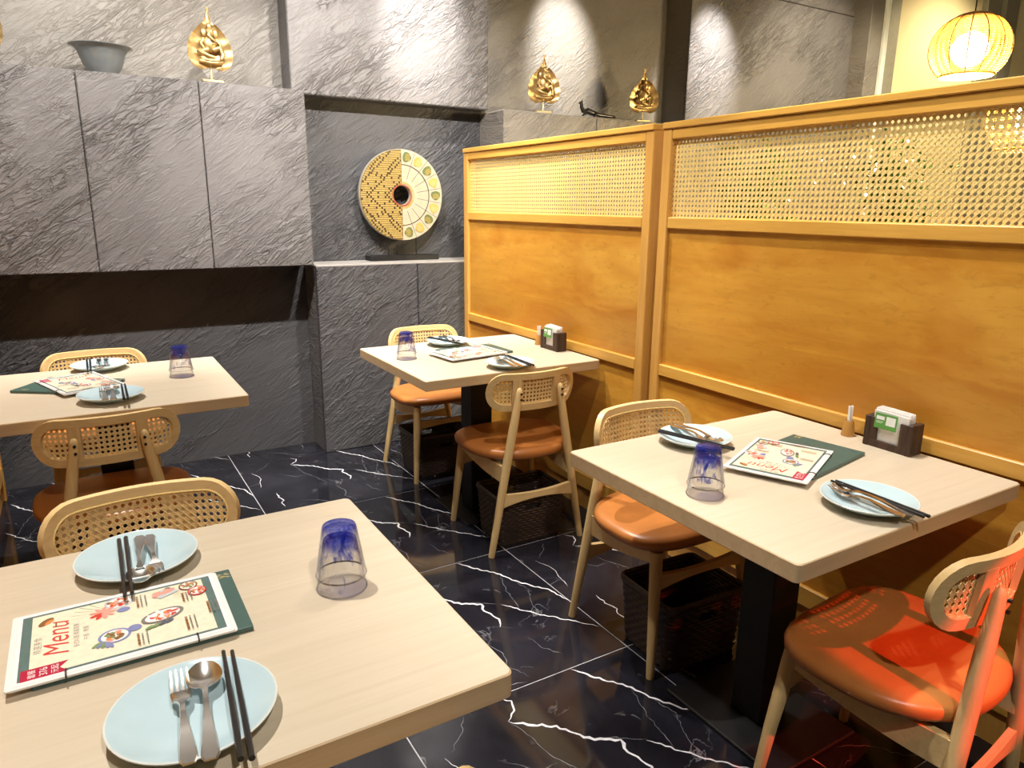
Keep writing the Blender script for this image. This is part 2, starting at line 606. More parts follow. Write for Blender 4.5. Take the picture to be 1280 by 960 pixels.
VEINS = [  # polylines in tile coordinates (u: -TS..0 from right edge, v: -TS..0 from far edge), half widths in mm
    ([(-.224, -.005), (-.17, -.095), (-.121, -.165), (-.104, -.224), (-.061, -.296), (-.025, -.35), (-.013, -.408), (-.003, -.464)], (2.5, 4.0), 1),
    ([(-.224, -.348), (-.184, -.412), (-.131, -.484), (-.077, -.549), (-.05, -.581), (-.007, -.634)], (1.6, 3.2), 1),
    ([(-.482, -.01), (-.452, -.039), (-.469, -.075), (-.505, -.106)], (2.0, 3.0), 1),
    ([(-.505, -.106), (-.463, -.141), (-.403, -.187), (-.363, -.259), (-.33, -.285), (-.286, -.314), (-.296, -.358), (-.275, -.427), (-.298, -.47)], (2.0, 6.0), 1),
    ([(-.715, -.14), (-.70, -.18), (-.687, -.223), (-.70, -.29), (-.714, -.368)], (.8, 1.8), 1),
    ([(-.662, -.469), (-.664, -.542), (-.656, -.576), (-.671, -.603), (-.666, -.652)], (1.5, 3.2), 1),
    ([(-.505, -.106), (-.48, -.20), (-.47, -.28), (-.44, -.34), (-.42, -.43)], (.5, 1.2), 2),
    ([(-.224, -.348), (-.29, -.30), (-.33, -.285)], (.5, 1.3), 2),
    ([(-.121, -.165), (-.16, -.28), (-.184, -.412)], (.4, .9), 2),
    ([(-.104, -.224), (-.085, -.31), (-.13, -.40), (-.131, -.484)], (.4, .9), 2),
    ([(-.39, -.52), (-.36, -.60), (-.385, -.66), (-.35, -.74)], (.5, 1.1), 2),
    ([(-.25, -.56), (-.24, -.63), (-.20, -.70)], (.4, 1.0), 2),
    ([(-.60, -.02), (-.64, -.09), (-.69, -.13)], (.4, .9), 2),
    ([(-.58, -.62), (-.50, -.66), (-.45, -.735), (-.37, -.755)], (.6, 1.6), 2),
]


def tile_mesh():
    mb = MB()
    g = .0016
    h = TS / 2 - g
    mb.box((-h, -h, -.012), (h, h, 0), .0012, 0)
    rnd = random.Random(3)
    for k, (pl, (w0, w1), mt) in enumerate(VEINS):
        P = [Vector((u * KW + TS / 2, v * KW + TS / 2)) for u, v in pl]
        pts = []
        for a, b in zip(P[:-1], P[1:]):
            n = max(2, int((b - a).length / .012))
            nr = Vector((-(b - a).y, (b - a).x)).normalized()
            for i in range(n):
                pts.append(a.lerp(b, i / n) + nr * rnd.uniform(-.004, .004))
        pts.append(P[-1])
        L, Rr = [], []
        ww = w0
        for i, p in enumerate(pts):
            t = (pts[min(i + 1, len(pts) - 1)] - pts[max(i - 1, 0)]).normalized()
            nr = Vector((-t.y, t.x))
            ww += (rnd.uniform(w0, w1) - ww) * .45
            e = min(1, i / 3 + .15, (len(pts) - 1 - i) / 3 + .15)
            cl = lambda q: (max(-h + .001, min(h - .001, q.x)), max(-h + .001, min(h - .001, q.y)), .0002 + .00003 * k)
            L.append(cl(p + nr * ww * e * .001 * rnd.uniform(.6, 1.2)))
            Rr.append(cl(p - nr * ww * e * .001 * rnd.uniform(.6, 1.2)))
        n = len(L)
        mb.add(L + Rr, [(i, n + i, n + i + 1, i + 1) for i in range(n - 1)], mt)
    me = bpy.data.meshes.new('floor_tile')
    me.from_pydata(mb.v, [], mb.f)
    for m_ in (M['marble'], M['vein'], M['vein_thin']):
        me.materials.append(m_)
    me.polygons.foreach_set('material_index', mb.m)
    me.update()
    return me


TM = tile_mesh()
for i in range(-5, 11):
    for j in range(-8, 3):
        cx, cy = GX - TS / 2 + i * TS, GY + TS / 2 + j * TS
        if X0 + .3 < cx < X1 - .3 and Y0 + .3 < cy < 3.2:
            t_ = link('floor_tile', TM, fl)
            t_.location = (cx, cy, 0)

struct(MB().box((X0, Y0, CEIL), (X1, 3.6, CEIL + .1)).build('ceiling', M['ceiling']))
struct(MB().box((X0 - .1, Y0, 0), (X0, 3.5, CEIL)).build('wall_left', M['plaster_warm']))
struct(MB().box((X1, Y0, 0), (X1 + .1, 3.5, CEIL)).build('wall_right', M['plaster_warm']))
struct(MB().box((X0, Y0 - .1, 0), (X1, Y0, CEIL)).build('wall_front', M['plaster_warm']))

# back wall: dado, upper wall and niche wall
WN = 3.06
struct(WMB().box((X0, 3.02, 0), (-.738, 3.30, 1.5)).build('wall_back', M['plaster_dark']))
struct(WMB().box((X0, 3.12, 1.5), (-.70, 3.40, 3.3)).build('wall_back', M['plaster_warm']))
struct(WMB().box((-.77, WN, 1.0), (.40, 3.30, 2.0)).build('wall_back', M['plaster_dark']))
struct(WMB().box((.36, 3.12, 1.5), (3.66, 3.40, 3.3)).build('wall_back', M['plaster_warm']))

# hanging bulkhead over the dado with flush panels
bk = struct(WMB().box((X0, 2.785, 1.052), (-.760, 3.12, 1.900)).build('wall_bulkhead', M['plaster']))
seams = [-.757 - .4905 * k for k in range(8)]
for a, b in zip(seams[1:], seams[:-1]):
    WMB().box((max(a, X0) + .0022, 2.768, 1.050), (b - .0022, 2.800, 1.908), .003).build('wall_panel', M['plaster'], bk)
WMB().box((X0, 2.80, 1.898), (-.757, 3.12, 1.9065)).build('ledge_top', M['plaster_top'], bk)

# upper box over the niche
struct(WMB().box((-.775, 2.95, 1.915), (.388, 3.2, 3.3), .006).build('wall_bulkhead', M['plaster']))

# pedestal below the niche
pd = struct(WMB().box((-.736, 2.812, 0), (.40, WN, 1.036)).build('wall_plinth', M['plaster']))
for a, b in ((-.739, -.159), (-.155, .40)):
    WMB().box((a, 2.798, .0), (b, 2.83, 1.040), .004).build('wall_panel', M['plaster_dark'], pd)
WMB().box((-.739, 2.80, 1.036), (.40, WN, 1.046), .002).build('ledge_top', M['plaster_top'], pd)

# tall box carrying the figurines behind the partition
lg = struct(WMB().box((.39, 2.785, 0), (1.93, 3.12, 1.895)).build('wall_plinth', M['plaster_warm']))
for a, b in ((.388, 1.06), (1.064, 1.93)):
    WMB().box((a, 2.77, 0), (b, 2.80, 1.90), .004).build('wall_panel', M['plaster_warm'], lg)
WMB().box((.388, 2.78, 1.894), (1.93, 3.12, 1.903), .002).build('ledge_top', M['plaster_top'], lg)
# next wall bay with its joint line
bay = struct(WMB().box((1.905, 2.885, 0), (3.66, 3.2, 3.3)).build('wall_bay', M['plaster_warm']))
WMB().box((1.900, 2.870, 0), (3.66, 2.90, 2.823), .004).build('wall_panel', M['plaster'], bay)
WMB().box((1.900, 2.870, 2.828), (3.66, 2.90, 3.3), .004).build('wall_panel', M['plaster'], bay)
struct(WMB().box((3.62, 2.72, 0), (3.78, 3.2, 3.3), .004).build('wall_column', M['plaster_warm']))
struct(WMB().box((3.78, 2.70, 0), (3.83, 2.80, 3.3), .003).build('trim_1', M['white_glaze']))
struct(WMB().box((3.83, 2.70, 0), (3.96, 2.80, 3.3), .003).build('trim_2', M['grey_trim']))
struct(WMB().box((3.96, 2.74, 0), (X1, 2.95, 3.3)).build('wall_end', M['cream']))
tp = struct(WMB().box((5.18, 2.69, 0), (5.40, 2.75, 3.3), .004).build('trim_3', M['grey_trim']))
struct(WMB().box((5.44, 2.67, 0), (5.66, 2.75, 3.3), .004).build('trim_4', M['grey_trim']))

# ------------------------------------------------------------------ cane weave


def cane_flat(mb, y0, y1, z0, z1, x, p):
    """woven cane sheet in the yz plane: paired strands and diagonals"""
    wv, th = .20 * p, .0009

    def strand(a, b, off, wd):
        a, b = Vector(a), Vector(b)
        t = (b - a).normalized()
        n = Vector((-t.y, t.x)) * wd / 2
        vs = []
        for q in (a, b):
            for s, d in ((-1, 0), (1, 0), (1, th), (-1, th)):
                e = q + n * s
                vs.append((x + off + d, e.x, e.y))
        mb.add(vs, [(0, 1, 5, 4), (1, 2, 6, 5), (2, 3, 7, 6), (3, 0, 4, 7)])
    ny, nz = int((y1 - y0) / p), int((z1 - z0) / p)
    for i in range(ny + 1):
        for s in (-1, 1):
            yy = y0 + (i + .0) * p + s * .115 * p
            if y0 < yy < y1:
                strand((yy, z0), (yy, z1), 0, wv)
    for j in range(nz + 1):
        for s in (-1, 1):
            zz = z0 + j * p + s * .115 * p
            if z0 < zz < z1:
                strand((y0, zz), (y1, zz), .0006, wv)
    W, H = y1 - y0, z1 - z0
    for d in (1, -1):
        for k in range(-nz - 1, ny + nz + 2):
            # line  (y-y0) - d*(z-z0) = k*p  (passes midway between holes)
            pts = []
            off = (k + .5) * p
            if d == 1:
                za, zb = max(0, -off), min(H, W - off)
                if zb - za > p * .3:
                    strand((y0 + off + za, z0 + za), (y0 + off + zb, z0 + zb), .0013, wv * 1.05)
            else:
                za, zb = max(0, off - W), min(H, off)
                if zb - za > p * .3:
                    strand((y0 + off - za, z0 + za), (y0 + off - zb, z0 + zb), -.0007, wv * 1.05)


# ------------------------------------------------------------------ wooden partitions
def partition(y0, y1, xf, sgn, label, ztop=1.60):
    """panelled pine screen; front face at x = xf, body extends in +x*sgn"""
    r = empty('wood_partition', (xf, (y0 + y1) / 2, 0), 0, label, 'partition', 'panelled wooden screens with cane tops')
    h = (y1 - y0) / 2
    D = .05 * sgn

    def bx(xa, xb, ya, yb, za, zb, bev=.003):
        return MB().box((min(xa, xb), ya, za), (max(xa, xb), yb, zb), bev)
    st = .045
    for a, b in ((-h, -h + st), (h - st, h)):
        bx(0, D, a, b, 0, ztop - .022).build('stile', M['pine_post'], r)
    bx(-.006 * sgn, D * 1.12, -h, h, ztop - .022, ztop).build('cap_rail', M['pine_frame'], r)
    bx(0.001 * sgn, D, -h + st, h - st, 1.542, ztop - .022).build('top_rail', M['pine_frame'], r)
    bx(0.001 * sgn, D, -h + st, h - st, 1.238, 1.278).build('middle_rail', M['pine_frame'], r)
    bx(0.001 * sgn, D, -h + st, h - st, .698, .741).build('lower_rail', M['pine_frame'], r)
    bx(0.001 * sgn, D, -h + st, h - st, .10, .165).build('bottom_rail', M['pine_frame'], r)
    bx(.013 * sgn, .037 * sgn, -h + st - .002, h - st + .002, .735, 1.244, 0).build('wood_panel', M['pine'], r)
    bx(.013 * sgn, .037 * sgn, -h + st - .002, h - st + .002, .16, .702, 0).build('wood_panel', M['pine'], r)
    bx(.015 * sgn, .04 * sgn, -h + st - .002, h - st + .002, 0, .102, 0).build('kick_board', M['pine_post'], r)
    c = MB()
    cane_flat(c, -h + st - .003, h - st + .003, 1.275, 1.545, .018 * sgn, .0165)
    c.build('cane_panel', M['cane'], r)
    return r


partition(1.022, 2.50, -.014, 1, 'pine partition panel with woven cane top, standing beside the round disc sculpture')
partition(-.490, .995, .003, 1, 'pine partition panel with woven cane top behind the table with the turned chair')
partition(-1.98, -.505, .003, 1, 'pine partition panel with cane top, farthest along from the grey wall')
partition(1.25, 2.76, -2.216, -1, 'pine partition panel across the aisle beside the hanging grey wall panels')
partition(-.27, 1.235, -2.216, -1, 'pine partition panel across the aisle beside the table with pale blue plates')

# ------------------------------------------------------------------ tables
def rrect(hx, hy, r, n=5):
    P = []
    for cx, cy, a0 in ((hx - r, hy - r, 0), (-hx + r, hy - r, 90), (-hx + r, -hy + r, 180), (hx - r, -hy + r, 270)):
        for k in range(n + 1):
            a = math.radians(a0 + 90 * k / n)
            P.append((cx + r * math.cos(a), cy + r * math.sin(a)))
    return P


def table(x0, x1, y0, y1, px, py, label):
    r = empty('dining_table', ((x0 + x1) / 2, (y0 + y1) / 2, 0), 0, label, 'table', 'square oak dining tables')
    hx, hy = (x1 - x0) / 2, (y1 - y0) / 2
    mb = MB()
    Z, T = .70, .038
    rings = [(hx - .002, hy - .002, Z, 0), (hx, hy, Z - .002, 1), (hx, hy, Z - T + .002, 1), (hx - .002, hy - .002, Z - T, 1)]
    vs, n = [], 24
    for a, b, z, m in rings:
        vs += [(x, y, z) for x, y in rrect(a, b, .012)]
    mb.add(vs, [tuple(range(n))], 0)
    mb.add(vs, [(i * n + k, (i + 1) * n + k, (i + 1) * n + (k + 1) % n, i * n + (k + 1) % n) for i in range(3) for k in range(n)], 1)
    mb.add(vs, [tuple(range(3 * n, 4 * n))[::-1]], 1)
    mb.build('table_top', [M['oak'], M['oak_edge']], r)
    MB().box((-.050, -.050, .012), (.050, .050, Z - T - .008), .004).build('column', M['black_metal'], r)
    MB().box((-px, -py, 0), (px, py, .012), .003).build('base_plate', M['black_metal'], r)
    MB().box((-.16, -.16, Z - T - .008), (.16, .16, Z - T), .002).build('mounting_plate', M['black_metal'], r)
    return r


T1 = (-2.171, -1.384, -.299, .391)
T2 = (-.797, -.010, -.298, .402)
T3 = (-.809, -.023, 1.264, 1.961)
T4 = (-2.178, -1.390, 1.375, 2.085)
table(*T1, .16, .13, 'pale oak table with pale blue plates, across the aisle from the wooden partition')
table(*T2, .152, .185, 'pale oak table against the partition, next to the red-lit chair')
table(*T3, .13, .16, 'pale oak table in the corner below the round disc sculpture')
table(*T4, .15, .15, 'pale oak table in front of the hanging grey wall panels')

# ------------------------------------------------------------------ chairs
RB = .36          # bend radius of the backrest
BW, BH = .414, .146


def bend(s, t, n, y0=-.178, zc=.634, lean=.10):
    """backrest coordinates: s along arc, t up, n towards the sitter"""
    a = s / RB
    x = (RB - n) * math.sin(a)
    y = y0 + RB - (RB - n) * math.cos(a)
    return (x, y - t * lean, zc + t)


def stadium(wd, ht, ns=12, na=12):
    r = ht / 2
    h = wd / 2 - r
    P = []
    for i in range(ns):
        P.append((-h + 2 * h * i / ns, -r))
    for k in range(na):
        a = -PI / 2 + PI * k / na
        P.append((h + r * math.cos(a), r * math.sin(a)))
    for i in range(ns):
        P.append((h - 2 * h * i / ns, r))
    for k in range(na):
        a = PI / 2 + PI * k / na
        P.append((-h + r * math.cos(a), r * math.sin(a)))
    return P


def cane_bent(mb, wd, ht, p, n0):
    r = ht / 2
    h = wd / 2 - r

    def inside(s, t):
        ds = max(abs(s) - h, 0)
        return ds * ds + t * t <= r * r if abs(s) > h else abs(t) <= r
    wv = .17 * p

    def run(fn, L0, L1, off, wdt, nv):
        st = .009
        k = int((L1 - L0) / st) + 1
        cur = []
        segs = []
        for i in range(k + 1):
            q = fn(L0 + (L1 - L0) * i / k)
            if inside(*q):
                cur.append(q)
            else:
                if len(cur) > 1: segs.append(cur)
                cur = []
        if len(cur) > 1: segs.append(cur)
        for sg in segs:
            vs, fs = [], []
            for (s, t) in sg:
                for sd in (-1, 1):
                    vs.append(bend(s + sd * nv[0] * wdt / 2, t + sd * nv[1] * wdt / 2, n0 + off))
                for sd in (1, -1):
                    vs.append(bend(s + sd * nv[0] * wdt / 2, t + sd * nv[1] * wdt / 2, n0 + off + .0009))
            for i in range(len(sg) - 1):
                a = 4 * i
                for c in range(4):
                    c2 = (c + 1) % 4
                    fs.append((a + c, a + c2, a + 4 + c2, a + 4 + c))
            mb.add(vs, fs)
    ns, nt = int(wd / 2 / p) + 1, int(ht / 2 / p) + 1
    for i in range(-ns, ns + 1):
        for sd in (-1, 1):
            s0 = i * p + sd * .115 * p
            run(lambda q: (s0, q), -r, r, 0, wv, (1, 0))
    for j in range(-nt, nt + 1):
        for sd in (-1, 1):
            t0 = j * p + sd * .115 * p
            run(lambda q: (q, t0), -wd / 2, wd / 2, .0006, wv, (0, 1))
    q2 = .7071
    for k in range(-ns - nt - 1, ns + nt + 2):
        run(lambda q: ((k + .5) * p + q, q), -r, r, .0012, wv, (q2, -q2))
        run(lambda q: ((k + .5) * p - q, q), -r, r, -.0006, wv, (q2, q2))


def make_chair():
    r = empty('dining_chair', cat='chair', group='ash dining chairs with cane backs')
    for s in (-1, 1):
        MB().tube([(s * .204, -.190, 0), (s * .2035, -.190, .004), (s * .168, -.188, .20), (s * .136, -.187, .38), (s * .108, -.188, .53), (s * .090, -.190, .64), (s * .0885, -.190, .653), (s * .088, -.190, .658)],
                  [.0115, .0125, .0155, .0175, .0165, .0125, .009, .004], 14).build('back_leg', M['ash'], r, True)
        MB().tube([(s * .192, .185, 0), (s * .1917, .1847, .004), (s * .179, .169, .17), (s * .164, .150, .34), (s * .161, .146, .372)],
                  [.0105, .0115, .0150, .0185, .0185], 14).build('front_leg', M['ash'], r, True)
        # side rail: shaped board from front leg to back leg
        A, B = Vector((s * .163, .150)), Vector((s * .142, -.187))
        N = 14
        up = [(i / N, .374 - .004 * math.sin(PI * i / N) - .020 * (i / N)) for i in range(N + 1)]
        lo = [(i / N, .340 - .052 * (i / N) - .012 * math.sin(PI * i / N)) for i in range(N + 1)]
        th = .010
        dn = Vector((B - A).yx).normalized()
        dn = Vector((dn.x, -dn.y))
        mb = MB()
        vs = []
        for (u, zu), (_, zl) in zip(up, lo):
            q = A.lerp(B, u)
            for sd in (-1, 1):
                for z in (zl, zu):
                    vs.append((q.x + dn.x * th * sd, q.y + dn.y * th * sd, z))
        fs = []
        for i in range(N):
            a = 4 * i
            fs += [(a, a + 1, a + 5, a + 4), (a + 2, a + 6, a + 7, a + 3), (a + 1, a + 3, a + 7, a + 5), (a, a + 4, a + 6, a + 2)]
        fs += [(0, 2, 3, 1), (4 * N, 4 * N + 1, 4 * N + 3, 4 * N + 2)]
        mb.add(vs, fs).build('side_rail', M['ash_x'], r, True, 30)

    def stretcher(xa, ya, zc, hh, nm, bow):
        mb = MB()
        N = 14
        vs, fs = [], []
        for i in range(N + 1):
            u = -1 + 2 * i / N
            half = hh * (.58 + .42 * u * u)
            yy = ya + bow * (1 - u * u)
            for d in (-.008, .008):
                vs += [(u * xa, yy + d, zc - half + .006 * (1 - u * u)), (u * xa, yy + d, zc + half - .002 * (1 - u * u))]
        for i in range(N):
            a = 4 * i
            fs += [(a, a + 1, a + 5, a + 4), (a + 2, a + 6, a + 7, a + 3), (a + 1, a + 3, a + 7, a + 5), (a, a + 4, a + 6, a + 2)]
        fs += [(0, 2, 3, 1), (4 * N, 4 * N + 1, 4 * N + 3, 4 * N + 2)]
        mb.add(vs, fs).build(nm, M['ash_x'], r, True, 30)
    stretcher(.160, -.188, .222, .027, 'back_stretcher', 0)
    stretcher(.168, .159, .285, .025, 'front_stretcher', 0)
    # seat cushion
    mb = MB()
    n = 48
    prof = [(.55, -.003), (.90, -.004), (.965, .000), (.993, .009), (1.0, .018), (.99, .027), (.955, .0345), (.88, .0395), (.65, .0425), (.35, .0425), (.0, .042)]
    vs, fs = [], []

    def out(a):
        c, s = math.cos(a), math.sin(a)
        e = 2.3 + 1.2 * max(0, s) ** .5
        rr = (abs(c) ** e + abs(s) ** e) ** (-1 / e)
        x, y = .226 * rr * c, (.198 if s > 0 else .190) * rr * s
        x *= 1.0 + .09 * (y / .205) * .6 - (.05 if y < 0 else 0) * (y / .205) ** 2
        return x, y
    for (k, z) in prof:
        for i in range(n):
            x, y = out(2 * PI * i / n)
            vs.append((x * k, -.008 + y * k, .378 + z - .006 * (1 - k * k) * 1.2 + .010 * (y * k / .205) * .4))
    for j in range(len(prof) - 1):
        for i in range(n):
            i2 = (i + 1) % n
            fs.append((j * n + i, j * n + i2, (j + 1) * n + i2, (j + 1) * n + i))
    fs.append(tuple(range(n))[::-1])
    mb.add(vs, fs).build('seat', M['leather'], r, True, 60)
    # backrest: bent ring, two battens, cane and spline
    mb = MB()
    O, I = stadium(BW, BH), stadium(BW - .050, BH - .050)
    n = len(O)
    vs = []
    for P, nn in ((O, .0), (O, .018), (I, .018), (I, .0)):
        vs += [bend(s, t, nn) for s, t in P]
    fs = [(a * n + k, a * n + (k + 1) % n, ((a + 1) % 4) * n + (k + 1) % n, ((a + 1) % 4) * n + k) for a in range(4) for k in range(n)]
    mb.add(vs, fs)
    br = mb.build('backrest', M['ash_x'], r, True, 35)
    for s in (-1, 1):
        vs = []
        for t in (-.051, .051):
            for nn in (-.001, .0115):
                for e in (-.017, .017):
                    vs.append(bend(s * .089 + e, t, nn))
        MB().add(vs, [(0, 1, 3, 2), (4, 6, 7, 5), (0, 4, 5, 1), (2, 3, 7, 6), (0, 2, 6, 4), (1, 5, 7, 3)]).build('batten', M['ash'], br)
        for t in (-.018, .004):
            q = Vector((s * .0895, -.2035, .634 + t))
            MB().tube([q, q + Vector((0, -.0055, 0))], .0042, 8).build('screw', M['black_metal'], br)
    c = MB()
    cane_bent(c, BW - .046, BH - .046, .0152, .0135)
    c.build('cane_panel', M['cane_chair'], br)
    sp = MB().tube([bend(s, t, .0165) for s, t in stadium(BW - .046, BH - .046)], .0028, 6, closed=True)
    sp.build('cane_spline', M['cane'], br, True)
    return r


proto = make_chair()
CH = [  # x, y, facing (0 = towards +y), label
    (-.380, 1.352, -.03, 'ash chair with orange seat pushed to the corner table from the aisle side'),
    (-.345, 2.187, PI + .0, 'ash chair between the corner table and the grey plinth wall'),
    (-.360, .487, PI - .02, 'ash chair between the two partition tables, facing the red-lit chair'),
    (-.403, -.285, .091, 'ash chair with seat striped by red light'),
    (-1.765, .487, PI, 'ash chair facing the table with pale blue plates, back to the grey wall'),
    (-1.802, 1.472, 0, 'ash chair at the wall-panel table with its back to the blue-plate table'),
    (-1.808, 2.250, PI, 'ash chair between the wall-panel table and the dark grey wall'),
    (-1.676, -.280, .0, 'ash chair tucked under the blue-plate table on the side away from the wall'),
]
for i, (x, y, a, lb) in enumerate(CH):
    o = proto if i == 0 else copy_tree(proto)
    o.location = (x, y, 0)
    o.rotation_euler = (0, 0, a)
    o['label'] = lb

# ------------------------------------------------------------------ tableware
def make_plate():
    prof = [(0, .004), (.045, .004), (.050, .0), (.054, .0), (.056, .005), (.075, .0105), (.090, .0175), (.0955, .0215), (.0965, .0230), (.0955, .0242), (.093, .0236)]
    r = empty('plate', cat='plate', group='round celadon plates')
    MB().lathe(prof + [(.088, .0212), (.072, .0142), (.055, .0095), (.03, .0082), (0, .008)], 56).build('plate_body', M['celadon'], r, True, 60)
    MB().tube([(.0952 * math.cos(2 * PI * k / 56), .0952 * math.sin(2 * PI * k / 56), .0232) for k in range(56)], .0014, 6, closed=True).build('rim', M['white_glaze'], r, True)
    return r


def make_fork():
    mb = MB()
    ys = [-.088, -.080, -.060, -.035, -.010, .010, .022, .030]
    wd = [.012, .0205, .0185, .0130, .0085, .0065, .010, .0225]
    z = [.006, .006, .0065, .009, .012, .011, .0075, .0045]
    mb.sweep([(0, y) for y in ys], wd, z, [.0024] * 8)
    mb.sweep([(0, y) for y in (.030, .042, .050)], (.0225, .0245, .0240), (.0045, .003, .0035), (.002, .002, .002))
    for k in (-1.5, -.5, .5, 1.5):
        x = k * .0064
        mb.sweep([(x, .048), (x, .065), (x * .98, .084)], (.0044, .0038, .0018), (.0034, .006, .0125), (.0019, .0017, .0012))
    return mb.mesh('fork', M['steel'], True, 40)


def make_spoon():
    mb = MB()
    ys = [-.092, -.085, -.062, -.035, -.010, .012, .030, .044]
    wd = [.012, .0205, .0185, .0130, .0085, .0065, .0075, .014]
    z = [.006, .006, .0065, .009, .012, .0125, .011, .0085]
    mb.sweep([(0, y) for y in ys], wd, z, [.0024] * 8)
    # bowl: shallow ellipsoidal shell
    vs, fs = [], []
    n, m = 28, 7
    for side in (0, 1):
        for j in range(m + 1):
            q = j / m
            for k in range(n):
                a = 2 * PI * k / n
                wx = .0215 * (1 - .16 * math.sin(a))
                zz = .0098 - .0085 * (1 - q * q) - side * .0014
                vs.append((q * wx * math.cos(a), .066 + q * .029 * math.sin(a), zz))
    for side in (0, 1):
        b = side * (m + 1) * n
        for j in range(m):
            for k in range(n):
                k2 = (k + 1) % n
                fs.append((b + j * n + k, b + (j + 1) * n + k, b + (j + 1) * n + k2, b + j * n + k2))
    for k in range(n):
        k2 = (k + 1) % n
        fs.append((m * n + k, (2 * m + 1) * n + k, (2 * m + 1) * n + k2, m * n + k2))
    mb.add(vs, fs)
    return mb.mesh('spoon', M['steel'], True, 50)


def make_chopstick():
    return MB().tube([(0, -.108, .0036), (0, -.1075, .0036), (0, -.02, .0034), (0, .1075, .0026), (0, .108, .0026)],
                     [.0020, .0038, .0036, .0026, .001], 8).mesh('chopstick', M['chop'], True)


def make_tumbler():
    prof = [(0, .0885), (.022, .0885), (.0262, .0865), (.0275, .083), (.0340, .045), (.0408, .0012), (.0404, 0), (.0392, .0012), (.0326, .045), (.0262, .080), (.0235, .0815), (0, .0815)]
    mb = MB().lathe(prof, 48)
    mb.tube([(.0402 * math.cos(2 * PI * k / 48), .0402 * math.sin(2 * PI * k / 48), .0014) for k in range(48)], .0014, 8, closed=True)
    return mb.mesh('tumbler', M['glass'], True, 70)


FORK, SPOON, STICK, TUMB = make_fork(), make_spoon(), make_chopstick(), make_tumbler()
plate0 = make_plate()
first = [True]
TN = {1: 'blue-plate table', 2: 'table by the red-lit chair', 3: 'corner table below the disc', 4: 'wall-panel table'}
PZ = .7002


def place(me, name, x0, y0, x1, y1, z0, z1, label, cat, group):
    """lay a utensil (local +y from (x0,y0) towards (x1,y1))"""
    o = link(name, me)
    d = Vector((x1 - x0, y1 - y0, z1 - z0))
    o.location = ((x0 + x1) / 2, (y0 + y1) / 2, (z0 + z1) / 2)
    o.rotation_euler = (math.atan2(d.z, math.hypot(d.x, d.y)), 0, math.atan2(d.y, d.x) - PI / 2)
    tag(o, label, cat, group)
    return o


def setting(tb, side, px, py, fork, spoon, chop):
    """fork / spoon / chop given as (handle x,y -> head x,y) relative to the plate"""
    where = '%s side plate of the %s' % (side, TN[tb])
    p = plate0 if first[0] else copy_tree(plate0)
    first[0] = False
    p.location = (px, py, PZ)
    p['label'] = 'round celadon plate on the %s side of the %s' % (side, TN[tb])
    for me, nm, (hx, hy, tx, ty) in ((FORK, 'fork', fork), (SPOON, 'spoon', spoon)):
        place(me, nm, px + hx, py + hy, px + tx, py + ty, PZ + .0180, PZ + .0180, 'steel %s on the %s' % (nm, where), nm, 'steel %ss on plates' % nm)
    hx, hy, tx, ty = chop
    L = math.hypot(tx - hx, ty - hy)
    nx, ny = -(ty - hy) / L * .0055, (tx - hx) / L * .0055
    for s in (-1, 1):
        place(STICK, 'chopstick', px + hx + s * nx, py + hy + s * ny, px + tx + s * nx * .9, py + ty + s * ny * .9 + s * .004, PZ + .0246, PZ + .0246,
              'black chopstick %s the spoon, %s' % ('far from' if s < 0 else 'near', where), 'chopstick', 'black chopsticks on plates')


WS, AS = 'grey-wall', 'far-from-wall'
# handle end -> head end, relative to plate centre
setting(1, AS, -1.768, -.185, (-.018, -.100, -.008, .074), (.003, -.107, .022, .078), (.036, -.126, .054, .084))
setting(1, WS, -1.795, .280, (.024, .060, .022, -.110), (.008, .062, -.004, -.112), (-.019, .062, -.023, -.152))
setting(2, AS, -.450, -.200, (-.037, -.098, -.026, .076), (-.014, -.104, -.008, .074), (-.006, -.126, .006, .088))
setting(2, WS, -.463, .290, (.002, .092, -.012, -.082), (.026, .098, .008, -.080), (-.072, .062, -.010, -.142))
setting(3, AS, -.418, 1.330, (-.037, -.098, -.026, .076), (-.014, -.104, -.008, .074), (.022, -.126, .034, .088))
setting(3, WS, -.430, 1.855, (.002, .092, -.012, -.082), (.026, .098, .008, -.080), (-.060, .072, .000, -.132))
setting(4, AS, -1.780, 1.525, (-.018, -.100, -.020, .074), (.003, -.107, .006, .078), (.036, -.126, .040, .084))
setting(4, WS, -1.795, 2.025, (.024, .075, .022, -.095), (.000, .077, -.004, -.097), (-.034, .075, -.036, -.140))

for tb, (x, y) in {1: (-1.514, .035), 2: (-.702, .020), 3: (-.712, 1.662), 4: (-1.545, 1.765)}.items():
    for k, nm in ((0, 'lower'), (1, 'upper')):
        o = link('glass_tumbler', TUMB)
        o.location = (x, y, PZ + k * .0235)
        o.rotation_euler = (0, 0, tb * 1.3 + k * 2.1)
        tag(o, '%s of two nested upside-down blue streaked tumblers on the %s' % (nm, TN[tb]), 'glass', 'upside-down blue tumblers')

# ------------------------------------------------------------------ menus
def text_mesh(body, size, shear=0.0, sx=1.0):
    cu = bpy.data.curves.new('txt', 'FONT')
    cu.body = body
    cu.size = size
    cu.shear = shear
    cu.align_x = 'CENTER'
    cu.align_y = 'CENTER'
    cu.resolution_u = 3
    o = bpy.data.objects.new('txt', cu)
    COL.objects.link(o)
    dg = bpy.context.evaluated_depsgraph_get()
    me = bpy.data.meshes.new_from_object(o.evaluated_get(dg))
    vs = [(v.co.x * sx, v.co.y) for v in me.vertices]
    fs = [tuple(p.vertices) for p in me.polygons]
    bpy.data.objects.remove(o)
    bpy.data.curves.remove(cu)
    bpy.data.meshes.remove(me)
    return vs, fs


